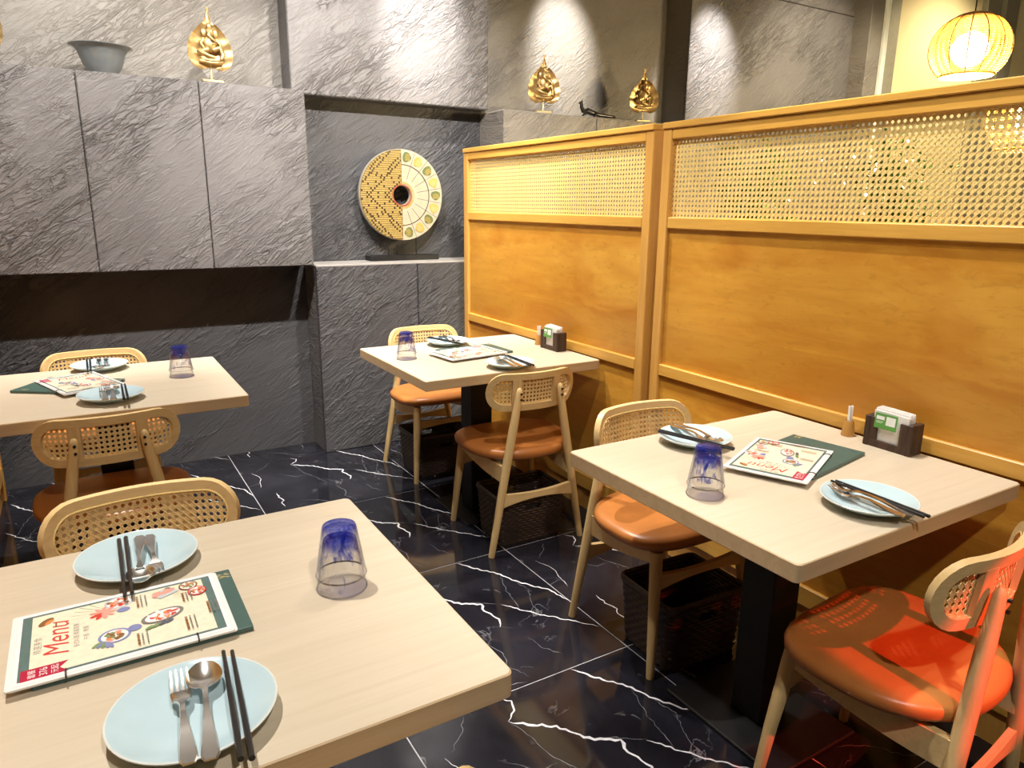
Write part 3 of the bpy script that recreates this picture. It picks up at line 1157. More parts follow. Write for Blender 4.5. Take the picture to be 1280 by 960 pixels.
PR = {}
for nm, c in dict(green=(.10, .17, .16), cream=(.83, .76, .59), red=(.62, .05, .03), crimson=(.45, .01, .05), brown=(.25, .11, .03), grey=(.22, .20, .18),
                  white=(.84, .84, .84), orange=(.70, .25, .08), blue=(.22, .25, .48), leafg=(.20, .30, .12), pink=(.75, .35, .28), dish=(.55, .58, .62), navy=(.10, .11, .16)).items():
    PR[nm] = plain('print_' + nm, c, .35, var=.06, vs=90)
PN = list(PR)


def menu_print():
    """flat printing on the laminated sheet: local x = down the page, reading direction +y"""
    mb = MB()
    z = [.0]

    def face(poly, col, dz=None):
        z[0] += .000012
        mb.add([(x, y, z[0]) for x, y in poly], [tuple(range(len(poly)))], PN.index(col))

    def rect(x0, x1, y0, y1, col):
        face([(x0, y0), (x1, y0), (x1, y1), (x0, y1)], col)

    def disc(cx, cy, rx, ry, col, n=20, ang=0.0, wob=0.0):
        P = []
        for k in range(n):
            a = 2 * PI * k / n
            q = 1 + wob * math.sin(a * 5 + cx * 90)
            x, y = rx * q * math.cos(a), ry * q * math.sin(a)
            P.append((cx + x * math.cos(ang) - y * math.sin(ang), cy + x * math.sin(ang) + y * math.cos(ang)))
        face(P, col)

    def text(s, cx, cy, size, col, shear=0.0, sx=1.0):
        vs, fs = text_mesh(s, size, shear, sx)
        z[0] += .000012
        mb.add([(cx - v, cy + u, z[0]) for u, v in vs], fs, PN.index(col))
    H, W = .132, .091
    rect(-H, H, -W, W, 'white')
    rect(-H + .005, H - .005, -W + .006, W - .006, 'navy')
    rect(-H + .0058, H - .0058, -W + .0068, W - .0068, 'green')
    rect(-H + .017, H - .017, -W + .011, W - .011, 'cream')
    # title
    text('Menu', -.083, .004, .044, 'red', .25, .95)
    text('精選美食', -.106, -.004, .011, 'grey')
    disc(-.098, .058, .013, .007, 'brown', 14, .9)
    disc(-.094, .056, .008, .004, 'orange', 14, .9)
    rect(-.0865, -.0845, .037, .050, 'brown')
    text('泰式料理 精選套餐', -.060, .000, .008, 'grey')
    text('午餐 · 晚餐', -.048, .000, .008, 'grey')
    # ribbon
    face([(-.124, -.086), (-.070, -.086), (-.080, -.073), (-.070, -.060), (-.124, -.060)], 'crimson')
    text('套餐', -.111, -.073, .010, 'white')
    text('376', -.098, -.073, .013, 'white')
    text('元起', -.085, -.073, .010, 'white')
    # dishes: (x, y, r, garnish)
    rnd = random.Random(5)

    def dish(cx, cy, rx, ry, rim, food, ang=0.0):
        disc(cx, cy, rx, ry, rim, 24, ang)
        disc(cx, cy, rx * .82, ry * .82, 'white', 24, ang)
        for k in range(26):
            a, q = rnd.uniform(0, 6.28), math.sqrt(rnd.random()) * .66
            disc(cx + rx * q * math.cos(a), cy + ry * q * math.sin(a), rx * rnd.uniform(.10, .24), ry * rnd.uniform(.10, .2), rnd.choice(food), 8, rnd.uniform(0, 3))
    for k in range(7):
        a = 2.2 + k * .25
        face([(-.018, .048), (-.018 + .05 * math.cos(a), .048 + .045 * math.sin(a)), (-.0165 + .05 * math.cos(a), .0485 + .045 * math.sin(a))], 'leafg')
    dish(-.004, .066, .020, .018, 'dish', ['orange', 'pink', 'red', 'brown'])
    for k in range(9):
        a = k * .7
        disc(-.026 + .009 * math.cos(a), .044 + .009 * math.sin(a), .010, .0035, rnd.choice(['red', 'pink']), 8, a)
    disc(.001, .040, .009, .007, 'blue', 12)
    dish(-.014, -.030, .021, .019, 'blue', ['orange', 'pink', 'brown', 'leafg'])
    disc(.012, -.022, .009, .009, 'blue', 12)
    for k in range(5):
        disc(-.036 + k * .004, -.044 - k * .002, .009, .003, rnd.choice(['leafg', 'blue']), 8, .7 + k * .3)
    face([(.040, .062), (.066, .078), (.080, .058), (.052, .044)], 'dish')
    for k in range(8):
        disc(.056 + rnd.uniform(-.01, .012), .062 + rnd.uniform(-.008, .008), .008, .005, rnd.choice(['pink', 'orange', 'grey']), 8, k)
    dish(.050, -.006, .030, .017, 'grey', ['orange', 'pink', 'red', 'white'], .25)
    for k in range(4):
        disc(.030 + k * .009, -.034 + k * .002, .007, .0035, 'leafg' if k < 2 else 'navy', 8, .6)
    dish(.094, .066, .014, .014, 'brown', ['leafg', 'orange', 'brown'])
    dish(.104, .042, .014, .014, 'red', ['orange', 'red', 'pink', 'brown'])
    for k in range(6):
        a = 2.6 + k * .22
        face([(.094, .040), (.094 + .024 * math.cos(a), .040 + .024 * math.sin(a)), (.0952 + .024 * math.cos(a), .0405 + .024 * math.sin(a))], 'leafg')
    # captions: short dashes standing for small unreadable print
    for (cx, cy, n, L) in ((.020, .050, 3, .034), (.014, -.060, 3, .030), (.082, .030, 3, .026), (.078, -.050, 3, .036), (.112, -.020, 3, .032)):
        for k in range(n):
            yy = cy - L / 2
            while yy < cy + L / 2:
                e = rnd.uniform(.0025, .004)
                rect(cx + k * .006 - .0012, cx + k * .006 + (.0022 if k == 0 else .0010), yy, yy + e, 'grey' if k else 'brown')
                yy += e + .0012
    me = bpy.data.meshes.new('printed_page')
    me.from_pydata(mb.v, [], mb.f)
    for k in PN:
        me.materials.append(PR[k])
    me.polygons.foreach_set('material_index', mb.m)
    me.update()
    return me


def make_menu():
    r = empty('menu_sheet', cat='menu', group='laminated menus bound with rings')
    P = rrect(.138, .0965, .004, 3)
    for k in range(2):
        dx = .004 * k
        mb = MB()
        mb.prism(P, lambda u, v, t: (u + dx * (1 - 2 * k) + .0, v - .002 * k, t), .0026 * k, .0026 * k + .0018)
        o = mb.build('laminated_page', M['laminate'], r)
    pr = link('printed_page', menu_print(), r)
    pr.location = (-.002, .0, .0046)
    for x in (-.075, .085):
        MB().tube([(x, -.0935 + .009 * math.cos(2 * PI * k / 16), .0056 + .0042 * math.sin(2 * PI * k / 16)) for k in range(16)], .0011, 6, closed=True).build('binder_ring', M['ring'], r, True)
    return r


def make_cover():
    r = empty('menu_folder', cat='menu folder', group='dark green menu folders')
    for k in (0, 1):
        MB().box((-.137, -.096, .0005 + k * .0055), (.137, .096, .0035 + k * .0055), .0008).build('cover_board', M['cover'], r)
    MB().box((-.133, -.094, .0033), (.133, .092, .0062)).build('page_block', M['cover_edge'], r)
    MB().box((-.137, -.0985, .0005), (.137, -.094, .009), .001).build('spine', M['cover'], r)
    mb = MB()
    rnd = random.Random(2)
    for cx, cy in ((.122, .078), (-.05, .085), (-.10, -.078)):
        for k in range(12):
            a = rnd.uniform(0, 6.28)
            x, y = cx + rnd.uniform(-.010, .010), cy + rnd.uniform(-.009, .009)
            dx, dy = .005 * math.cos(a), .005 * math.sin(a)
            mb.add([(x - dx, y - dy, .00905), (x - dy * .4, y + dx * .4, .00905), (x + dx, y + dy, .00905), (x + dy * .4, y - dx * .4, .00905)], [(0, 1, 2, 3)])
    me = bpy.data.meshes.new('gold_leaf_print')
    me.from_pydata(mb.v, [], mb.f)
    me.materials.append(M['gold_print'])
    link('gold_leaf_print', me, r)
    return r


cv0, mn0 = make_cover(), make_menu()
D2 = math.radians
for i, (tb, (cx, cy, ca), (sx, sy, sa)) in enumerate((
        (1, (-1.803, .076, .0), (-1.826, .069, .0)),
        (2, (-.306, .074, D2(10)), (-.393, .073, D2(24))),
        (3, (-.405, 1.655, D2(2)), (-.462, 1.604, D2(187))),
        (4, (-1.893, 1.775, D2(-34)), (-1.862, 1.770, D2(-71))))):
    c = cv0 if i == 0 else copy_tree(cv0)
    c.location, c.rotation_euler = (cx, cy, PZ), (0, 0, ca)
    c['label'] = 'dark green menu folder lying under the printed menu on the %s' % TN[tb]
    m_ = mn0 if i == 0 else copy_tree(mn0)
    m_.location, m_.rotation_euler = (sx, sy, PZ + .0096), (0, 0, sa)
    m_['label'] = 'white-edged printed menu with red title on the %s' % TN[tb]

# ------------------------------------------------------------------ napkin and toothpick holders
M['dark_wood'] = wood('dark_carved_wood', (.030, .016, .010), (.085, .045, .028), 'Z', 2.0, .5, False, 10, 1.2, .3)
M['card_green'] = plain('green_card', (.10, .30, .06), .5, var=.05)
M['card_white'] = plain('card_white_print', (.80, .82, .78), .5)
M['pick_wood'] = wood('toothpick_wood', (.42, .20, .045), (.55, .29, .075), 'Z', 1.5, .45, False, 10)


def make_holder():
    r = empty('napkin_holder', cat='napkin holder', group='dark wood napkin holders')
    for s in (-1, 1):
        # upright block sides, carved grooves on the outer face
        mb = MB().box((-.026, s * .057 - .008, 0), (.026, s * .057 + .008, .082), .002)
        mb.build('side_block', M['dark_wood'], r)
        for k in range(5):
            MB().box((-.020 + k * .0085, s * .0645 - .0012, .006), (-.016 + k * .0085, s * .0645 + .0022, .076), .001).build('carved_rib', M['dark_wood'], r)
    for x in (-.024, .018):
        MB().box((x, -.050, 0), (x + .006, .050, .020), .001).build('lower_rail', M['dark_wood'], r)
        for s in (-1, 1):
            MB().box((x, s * .041 - .011, .019), (x + .006, s * .041 + .011, .080), .001).build('upright', M['dark_wood'], r)
    MB().box((-.022, -.050, .0), (.022, .050, .006)).build('floor_board', M['dark_wood'], r)
    return r


def make_napkins():
    mb = MB()
    rnd = random.Random(4)
    for k in range(9):
        x = -.0165 + k * .0037
        h = .098 + rnd.uniform(-.004, .005)
        y0, y1 = -.046 + rnd.uniform(-.003, .002), .046 + rnd.uniform(-.002, .003)
        dx = rnd.uniform(-.0008, .0008)
        mb.add([(x, y0, .0065), (x + .0028, y0, .0065), (x + .0028, y1, .0065), (x, y1, .0065), (x + dx, y0, h), (x + .0028 + dx, y0, h), (x + .0028 + dx, y1, h + .003), (x + dx, y1, h + .003)],
               [(0, 3, 2, 1), (4, 5, 6, 7), (0, 1, 5, 4), (1, 2, 6, 5), (2, 3, 7, 6), (3, 0, 4, 7)])
    return mb


def make_card():
    r = empty('green_card', cat='card', group='green cards on the napkin holders')
    MB().box((0, -.030, 0), (.0012, .030, .040)).build('card', M['card_green'], r)
    mb = MB()
    for (y0, y1, z0, z1) in ((.004, .026, .0235, .0330), (.006, .025, .018, .0192), (.009, .025, .0145, .0157), (-.026, -.001, .0115, .0345)):
        mb.add([(-.0003, y0, z0), (-.0003, y0, z1), (-.0003, y1, z1), (-.0003, y1, z0)], [(0, 1, 2, 3)])
    me = mb.build('card_print', M['card_white'], r)
    return r


def make_toothpick():
    r = empty('toothpick_holder', cat='toothpick holder', group='wooden toothpick holders')
    MB().lathe([(0, 0), (.0175, 0), (.018, .002), (.0125, .042), (.0115, .044), (.0095, .043), (.010, .02), (0, .02)], 24).build('cup', M['pick_wood'], r, True, 40)
    return r


h0, c0, t0 = make_holder(), make_card(), make_toothpick()
nap_me = make_napkins().mesh('napkin_stack', M['paper'])
for i, (tb, x, y, ty) in enumerate(((2, -.0445, .000, .128), (3, -.068, 1.545, 1.668))):
    o = h0 if i == 0 else copy_tree(h0)
    o.location = (x, y, PZ)
    o['label'] = 'dark carved wooden napkin holder on the %s' % TN[tb]
    o = link('napkin_stack', nap_me)
    o.location = (x, y, PZ)
    tag(o, 'stack of white paper napkins in the holder on the %s' % TN[tb], 'napkins', 'white napkin stacks')
    o = c0 if i == 0 else copy_tree(c0)
    o.location = (x - .0275, y + .008, PZ + .055)
    o.rotation_euler = (0, .08, 0)
    o['label'] = 'small green card leaning on the napkin holder of the %s' % TN[tb]
    o = t0 if i == 0 else copy_tree(t0)
    o.location = (x + (.004 if tb == 2 else .004), ty, PZ)
    o['label'] = 'wooden cone-shaped toothpick holder on the %s' % TN[tb]
    # wrapped toothpicks, a flat bundle of paper sleeves standing in the cup
    for k in range(4):
        mb = MB().box((-.0008, -.0032, .0215), (.0008, .0032, .085), .0004)
        q = mb.build('toothpick_sleeve', M['paper'])
        q.location = (x + .004 + (k - 1.5) * .0028, ty + (k % 2 - .5) * .004, PZ)
        q.rotation_euler = (.02 * (k - 1.5), .015 * (k - 1.5), .25 * k)
        tag(q, 'white paper toothpick sleeve in the wooden cup on the %s' % TN[tb], 'toothpick sleeve', 'toothpick sleeves in the cup on the %s' % TN[tb])

# ------------------------------------------------------------------ baskets
def basket(x0, x1, y0, y1, h, rz, label):
    r = empty('storage_basket', ((x0 + x1) / 2, (y0 + y1) / 2, 0), rz, label, 'basket', 'brown woven baskets under the chairs')
    hx, hy = (x1 - x0) / 2, (y1 - y0) / 2
    tp = .90
    # woven wall: rows of bulging strands, every other one pushed in
    NR = 17
    P = rrect(1, 1, .16, 4)
    # resample the perimeter evenly
    per = []
    tot = []
    Q = [(a * hx, b * hy) for a, b in P]
    for k in range(len(Q)):
        a, b = Q[k], Q[(k + 1) % len(Q)]
        per.append(math.hypot(b[0] - a[0], b[1] - a[1]))
    S = sum(per)
    N = 120
    R = []
    for i in range(N):
        s = S * i / N
        k = 0
        while s > per[k]:
            s -= per[k]
            k += 1
        a, b = Q[k], Q[(k + 1) % len(Q)]
        u = s / per[k]
        R.append((a[0] + (b[0] - a[0]) * u, a[1] + (b[1] - a[1]) * u))
    rows = NR * 3 + 1
    for inner in (0, 1):
        vs, fs = [], []
        for j in range(rows):
            z = .004 + (h - .02) * j / (rows - 1)
            k = tp + (1 - tp) * z / h
            row, ph = j // 3, (j % 3) / 3
            for i, (x, y) in enumerate(R):
                d = math.hypot(x, y)
                bul = .0030 * math.sin(PI * ph) + .0028 * math.cos(2 * PI * (i / 4) + PI * row) * math.sin(PI * ph)
                e = (d * k + (bul if not inner else -.004 - bul)) / d
                vs.append((x * e, y * e, z))
        for j in range(rows - 1):
            row = j // 3
            for i in range(N):
                if row in (NR - 2, NR - 4, NR - 6) and i % 4 == 1 and j % 3 == 1 or row in (NR - 3, NR - 5) and i % 4 == 3 and j % 3 == 1:
                    continue
                i2 = (i + 1) % N
                # hand holes on the short sides
                if row in (NR - 4, NR - 5) and (abs(R[i][0]) < .04 and abs(R[i2][0]) < .04):
                    continue
                fs.append((j * N + i, j * N + i2, (j + 1) * N + i2, (j + 1) * N + i))
        MB().add(vs, fs).build('woven_wall' if not inner else 'woven_lining', M['basket'], r, True, 60)
    # rim and bottom
    MB().tube([(x * 1.01, y * 1.01, h - .012) for x, y in R], [(.012, .0055)] * N, 8, closed=True).build('rim', M['basket'], r, True)
    MB().prism([(x * tp * .99, y * tp * .99) for x, y in R], lambda u, v, t: (u, v, t), .0, .005).build('bottom', M['basket'], r)
    return r


basket(-.525, -.225, 1.205, 1.415, .212, -.03, 'brown woven basket under the orange-seated chair at the corner table')
basket(-.500, -.195, 2.050, 2.310, .212, 0, 'brown woven basket under the chair by the grey plinth wall')
basket(-.505, -.218, .275, .515, .222, -.05, 'brown woven basket under the chair between the two partition tables')

# ------------------------------------------------------------------ figurines on the ledges
def make_leaf():
    r = empty('leaf_figurine', cat='figurine', group='gilded leaf figurines')
    H = .27
    Z0 = .080
    half = [(a * .97, b * .90) for a, b in ((0, .0), (.05, -.012), (.085, .002), (.101, .035), (.102, .075), (.090, .115), (.068, .150), (.042, .180), (.020, .202), (.009, .225), (.004, .25), (.007, .272))]
    # interpolate the half outline
    pts = []
    for (a, b), (c, d) in zip(half[:-1], half[1:]):
        for k in range(4):
            u = k / 4
            pts.append((a + (c - a) * u, b + (d - b) * u))
    pts.append(half[-1])
    M_ = 9
    vs, fs = [], []
    n = len(pts)
    for back in (0, 1):
        for i, (wx, z) in enumerate(pts):
            for j in range(-M_, M_ + 1):
                u = j / M_
                rip = .0035 * math.sin(z * 120 - abs(u) * 4.0) * abs(u) + .018 * (u * u) * (1 if wx > .03 else .3) - .0
                zz = z - .014 * abs(u) * (1 if z < .05 else 0) * (1 - z / .05 if z < .05 else 0)
                vs.append((wx * u + (.004 * math.sin(z * 60) if z > .22 else 0), -rip + back * .004, Z0 + zz))
    w_ = 2 * M_ + 1
    for back in (0, 1):
        b = back * n * w_
        for i in range(n - 1):
            for j in range(w_ - 1):
                fs.append((b + i * w_ + j, b + i * w_ + j + 1, b + (i + 1) * w_ + j + 1, b + (i + 1) * w_ + j))
    for i in range(n - 1):
        for j in (0, w_ - 1):
            a = i * w_ + j
            fs.append((a, a + w_, a + w_ + n * w_, a + n * w_))
    MB().add(vs, fs).build('leaf', M['gold'], r, True, 70)
    # seated figure in relief
    f = MB()
    f.ell((0, -.018, Z0 + .085), (.030, .018, .036))
    f.ell((.002, -.022, Z0 + .132), (.019, .016, .021))
    f.ell((.002, -.016, Z0 + .160), (.013, .012, .018))
    f.ell((-.022, -.016, Z0 + .132), (.013, .006, .018))
    f.ell((.026, -.016, Z0 + .132), (.013, .006, .018))
    f.tube([(.0, -.034, Z0 + .135), (-.008, -.040, Z0 + .118), (.006, -.042, Z0 + .103), (.020, -.040, Z0 + .096), (.020, -.038, Z0 + .086), (.008, -.038, Z0 + .084)], [.008, .0078, .007, .006, .005, .003], 8)
    f.tube([(-.026, -.018, Z0 + .105), (-.042, -.026, Z0 + .082), (-.030, -.036, Z0 + .060)], [.009, .0085, .006], 8)
    f.tube([(.028, -.018, Z0 + .105), (.046, -.024, Z0 + .086), (.040, -.034, Z0 + .066)], [.009, .0085, .006], 8)
    f.tube([(-.012, -.02, Z0 + .060), (-.048, -.030, Z0 + .046), (-.020, -.040, Z0 + .030), (.014, -.040, Z0 + .024)], [.015, .014, .011, .007], 8)
    f.tube([(.012, -.02, Z0 + .060), (.044, -.026, Z0 + .072), (.052, -.034, Z0 + .040), (.040, -.038, Z0 + .020)], [.015, .013, .011, .008], 8)
    f.tube([(-.050, -.014, Z0 + .012), (0, -.020, Z0 + .004), (.050, -.014, Z0 + .010)], [.008, .010, .008], 8)
    f.build('relief_figure', M['gold'], r, True, 60)
    MB().tube([(0, .002, .010), (0, .002, Z0 + .01)], .0032, 8).build('rod', M['gold_base'], r, True)
    mb = MB().box((-.048, -.026, 0), (.048, .026, .011), .003)
    mb.ell((0, 0, .011), (.012, .012, .006))
    mb.build('stand_base', M['gold_base'], r)
    return r


LZ = 1.9072
lf = make_leaf()
LEAVES = [(-1.181, 2.795, LZ, .05, 1.0, 'gilded leaf figurine on the hanging wall panels, beside the grey bowl'),
          (-2.072, 2.80, LZ, .0, 1.0, 'gilded leaf figurine on the hanging wall panels, beyond the bowl from the niche'),
          (.685, 2.81, 1.9035, -.28, 1.0, 'gilded leaf figurine on the ledge, between the upper wall box and the dark creature'),
          (1.465, 2.81, 1.9035, -.35, 1.0, 'gilded leaf figurine on the ledge, between the dark creature and the wall bay')]
for i, (x, y, z, a, s, lb) in enumerate(LEAVES):
    o = lf if i == 0 else copy_tree(lf)
    o.location, o.rotation_euler = wm(x, y, z), (0, 0, a)
    o.scale = (KW,) * 3
    o['label'] = lb

bo = MB().lathe([(0, .006), (.036, .006), (.038, 0), (.046, 0), (.050, .008), (.066, .026), (.080, .050), (.090, .078), (.097, .100), (.108, .114), (.120, .1205), (.127, .1235), (.128, .1255), (.126, .1275), (.116, .1245), (.103, .117), (.092, .100), (.085, .078), (.074, .050), (.058, .026), (.04, .014), (0, .010)], 64).build('serving_bowl', M['bowl'], None, True, 50)
bo.location = wm(-1.620, 2.905, LZ)
bo.scale = (KW,) * 3
tag(bo, 'grey glazed flared bowl standing on the hanging wall panels', 'bowl')

# dark bronze creature lying on the ledge
cr = empty('bronze_creature', wm(1.085, 2.81, 1.9035), -.15, 'small dark bronze creature lying on the ledge between two gilded leaves', 'figurine')
mb = MB()
mb.tube([(-.085, 0, .030), (-.06, 0, .038), (-.03, 0, .028), (.02, 0, .018), (.08, 0, .014), (.125, 0, .012), (.135, 0, .011)], [.012, .018, .016, .012, .010, .008, .003], 10)
mb.build('body', M['bronze'], cr, True, 60)
mb = MB()
mb.tube([(-.085, 0, .030), (-.100, 0, .055), (-.104, 0, .082), (-.100, -.001, .092)], [.013, .011, .009, .004], 10)
mb.ell((-.107, 0, .080), (.014, .008, .008))
mb.tube([(-.10, 0, .086), (-.096, 0, .105)], [.004, .001], 6)
mb.build('head', M['bronze'], cr, True, 60)
for x, s in ((-.075, -1), (-.06, 1), (.0, -1), (.02, 1)):
    MB().tube([(x, s * .008, .026), (x - .012, s * .022, .020), (x - .024, s * .026, .004)], [.008, .006, .004], 8).build('leg', M['bronze'], cr, True)

# ------------------------------------------------------------------ disc sculpture
ds = empty('disc_sculpture', wm(-.170, 2.985, 1.0465), 0, 'round cream and gold disc sculpture on a black stand in the niche', 'sculpture')
ds.scale = (KW * 1.03,) * 3
M['disc_cream'] = plain('disc_cream_lacquer', (.40, .365, .285), .4, var=.04)
M['disc_straw'] = plain('disc_straw_weave', (.40, .285, .085), .5, var=.15, vs=60)
M['disc_under'] = plain('disc_weave_ground', (.16, .10, .03), .6)
M['disc_dark'] = plain('disc_dark_inlay', (.045, .03, .012), .5)
M['disc_gold'] = plain('disc_gold_leaf', (.55, .34, .08), .4, .3)
M['disc_green'] = plain('disc_green_leaf', (.10, .13, .04), .45)
M['disc_red'] = plain('disc_red_ring', (.35, .08, .04), .45)
MB().box((-.208, -.045, 0), (.208, .045, .028), .002).build('stand_base', M['black_metal'], ds)
DC, DR, HR = .358, .247, .052
for x in (-.085, .085):
    MB().tube([(x, 0, .027), (x, 0, DC - math.sqrt(DR ** 2 - x * x) + .006)], .0038, 8).build('rod', M['tube_steel'], ds, True)


def ringdisc(r0, r1, y0, y1, a0=0.0, a1=2 * PI, n=72):
    mb = MB()
    full = abs(a1 - a0 - 2 * PI) < 1e-6
    vs, fs = [], []
    cnt = n if full else n + 1
    for k in range(cnt):
        a = a0 + (a1 - a0) * k / n
        c, s = math.cos(a), math.sin(a)
        vs += [(r0 * c, y0, DC + r0 * s), (r1 * c, y0, DC + r1 * s), (r1 * c, y1, DC + r1 * s), (r0 * c, y1, DC + r0 * s)]
    for k in range(n):
        a, b = 4 * k, 4 * ((k + 1) % cnt)
        fs += [(a + q, a + (q + 1) % 4, b + (q + 1) % 4, b + q) for q in range(4)]
    if not full:
        fs += [(0, 1, 2, 3), (4 * n + 3, 4 * n + 2, 4 * n + 1, 4 * n)]
    return mb.add(vs, fs)


ringdisc(HR, DR, -.012, .014).build('disc_body', M['disc_cream'], ds, True, 40)
ringdisc(HR + .001, DR - .003, -.0165, -.0115, PI / 2, 3 * PI / 2, 48).build('woven_half', M['disc_under'], ds, True, 40)
# woven rows: raised strips and dark inlay dashes in chevrons
rows = MB()
dash = MB()
for j in range(-21, 22):
    z = j * .0115
    xr = math.sqrt(max(0, (DR - .006) ** 2 - z * z))
    xi = math.sqrt(max(0, (HR + .004) ** 2 - z * z)) if abs(z) < HR + .004 else 0.002
    if xr - xi < .01: continue
    x = -xr
    k = 0
    while x < -xi - .006:
        x2 = min(x + .0105, -xi)
        rows.box((x, -.0185, DC + z - .0042), (x2 - .0012, -.0160, DC + z + .0042))
        q = (-x) + abs(z) * 1.0 + .02
        m_ = (q % .105)
        if m_ < .0112 or .030 < m_ < .040 and k % 2 or .068 < m_ < .076 and k % 3 == 0:
            dash.box((x, -.0192, DC + z - .0043), (x2 - .0014, -.0184, DC + z + .0043))
        x += .0105
        k += 1
rows.build('straw_rows', M['disc_straw'], ds)['kind'] = 'stuff'
dash.build('dark_inlay', M['disc_dark'], ds)['kind'] = 'stuff'
ringdisc(.163, .167, -.0140, -.0115, -PI / 2, PI / 2, 40).build('inlay_ring', M['disc_dark'], ds, True)
ringdisc(HR + .001, HR + .008, -.0185, -.011).build('centre_ring', M['disc_red'], ds, True, 40)
ringdisc(HR + .016, .074, -.0150, -.0115, -PI / 2, PI / 2, 30).build('gold_ring', M['disc_gold'], ds, True, 40)
for k in range(9):
    a = -PI / 2 + PI * (k + .5) / 9
    rr = .207
    cx, cz = rr * math.cos(a), rr * math.sin(a)
    # leaf medallion: heart-shaped leaf with vein grooves
    out = []
    for q in range(13):
        u = -1 + 2 * q / 12
        out.append((u * .029, .027 * (1 - u) ** .75 * (1 + u) ** .45))
    out += [(u, -v) for u, v in out[-2:0:-1]]
    ca, sa = math.cos(a), math.sin(a)
    mb = MB()
    mb.prism([(cx + u * sa * .9 + v * ca, cz - u * ca * .9 + v * sa) for u, v in out], lambda u, v, t: (u, t, DC + v), -.0150, -.0116)
    o = mb.build('leaf_medallion', M['disc_green'] if k % 2 == 0 else M['disc_gold'], ds)
    mb = MB()
    for q in (-.012, -.004, .004, .012):
        for s in (-1, 1):
            u0, v0, u1, v1 = q, 0, q + .008, s * .019
            A = Vector((cx + u0 * sa * .9 + v0 * ca, cz - u0 * ca * .9 + v0 * sa))
            B = Vector((cx + u1 * sa * .9 + v1 * ca, cz - u1 * ca * .9 + v1 * sa))
            t = (B - A).normalized()
            nn = Vector((-t.y, t.x)) * .0010
            mb.add([(p.x, -.0153, DC + p.y) for p in (A + nn, B + nn, B - nn, A - nn)], [(0, 1, 2, 3)])
    mb.build('leaf_veins', M['disc_gold'] if k % 2 == 0 else M['disc_cream'], o)
    # radial dividers and sprigs
    a2 = -PI / 2 + PI * k / 9
    for r0_, r1_ in ((.168, .244), (.092, .163)):
        A, B = Vector((math.cos(a2), math.sin(a2))) * r0_, Vector((math.cos(a2), math.sin(a2))) * r1_
        nn = Vector((-math.sin(a2), math.cos(a2))) * .0009
        MB().prism([tuple(A + nn), tuple(B + nn), tuple(B - nn), tuple(A - nn)], lambda u, v, t: (u, t, DC + v), -.0132, -.0118).build('divider', M['disc_dark'], ds)
    mb = MB()
    for q in range(5):
        r_ = .100 + q * .011
        p = Vector((r_ * math.cos(a), r_ * math.sin(a)))
        for s in (-1, 1):
            d = Vector((math.cos(a + s * .9), math.sin(a + s * .9))) * .009
            nn = Vector((-d.y, d.x)).normalized() * .0013
            mb.add([(e.x, -.0128, DC + e.y) for e in (p, p + d * .5 + nn, p + d, p + d * .5 - nn)], [(0, 1, 2, 3)])
    mb.build('sprig', M['disc_gold'], ds)

# ------------------------------------------------------------------ beyond the partition
def pendant(x, y, z, R, label):
    r = empty('pendant_lamp', (x, y, z), 0, label, 'lamp', 'rattan globe pendants beyond the partition')
    mb = MB()
    prof = lambda a: (R * math.sin(a), R * .92 * math.cos(a))
    A0, A1 = .16, 2.42
    NRG = 50
    for k in range(NRG + 1):
        a = A0 + (A1 - A0) * k / NRG
        rr, zz = prof(a)
        mb.tube([(rr * math.cos(2 * PI * q / 40), rr * math.sin(2 * PI * q / 40), zz) for q in range(40)], .0027, 4, closed=True)
    mb.build('rattan_weave', M['rattan'], r, True)
    for k in range(14):
        b = 2 * PI * k / 14
        MB().tube([(prof(A0 + (A1 - A0) * q / 14)[0] * 1.012 * math.cos(b), prof(A0 + (A1 - A0) * q / 14)[0] * 1.012 * math.sin(b), prof(A0 + (A1 - A0) * q / 14)[1] * 1.012) for q in range(15)], .0026, 5).build('rib', M['rattan_rib'], r, True)
    for a in (A0, A1):
        rr, zz = prof(a)
        MB().tube([(rr * math.cos(2 * PI * q / 40), rr * math.sin(2 * PI * q / 40), zz) for q in range(40)], .005, 6, closed=True).build('hoop', M['rattan'], r, True)
    MB().ell((0, 0, .0), (R * .46, R * .46, R * .46), 24, 14).build('globe', M['globe'], r, True)
    MB().tube([(0, 0, R * .48), (0, 0, CEIL - z - .02)], .003, 6).build('cable', M['black_metal'], r)
    MB().lathe([(0, CEIL - z), (.05, CEIL - z), (.05, CEIL - z - .015), (.02, CEIL - z - .03), (0, CEIL - z - .03)], 20).build('ceiling_rose', M['black_metal'], r)
    ld = bpy.data.lights.new('lamp_light', 'POINT')
    ld.energy = 75
    ld.color = (1.0, .80, .46)
    ld.shadow_soft_size = R * .5
    lo = bpy.data.objects.new('lamp_light', ld)
    COL.objects.link(lo)
    lo.parent = r
    lo.location = (0, 0, -R * .9)
    return r


pendant(2.03, 1.08, 2.075, .176, 'glowing rattan globe pendant, the higher of two beyond the partition')
pendant(1.68, .575, 1.685, .180, 'glowing rattan globe pendant, the lower one seen through the cane')

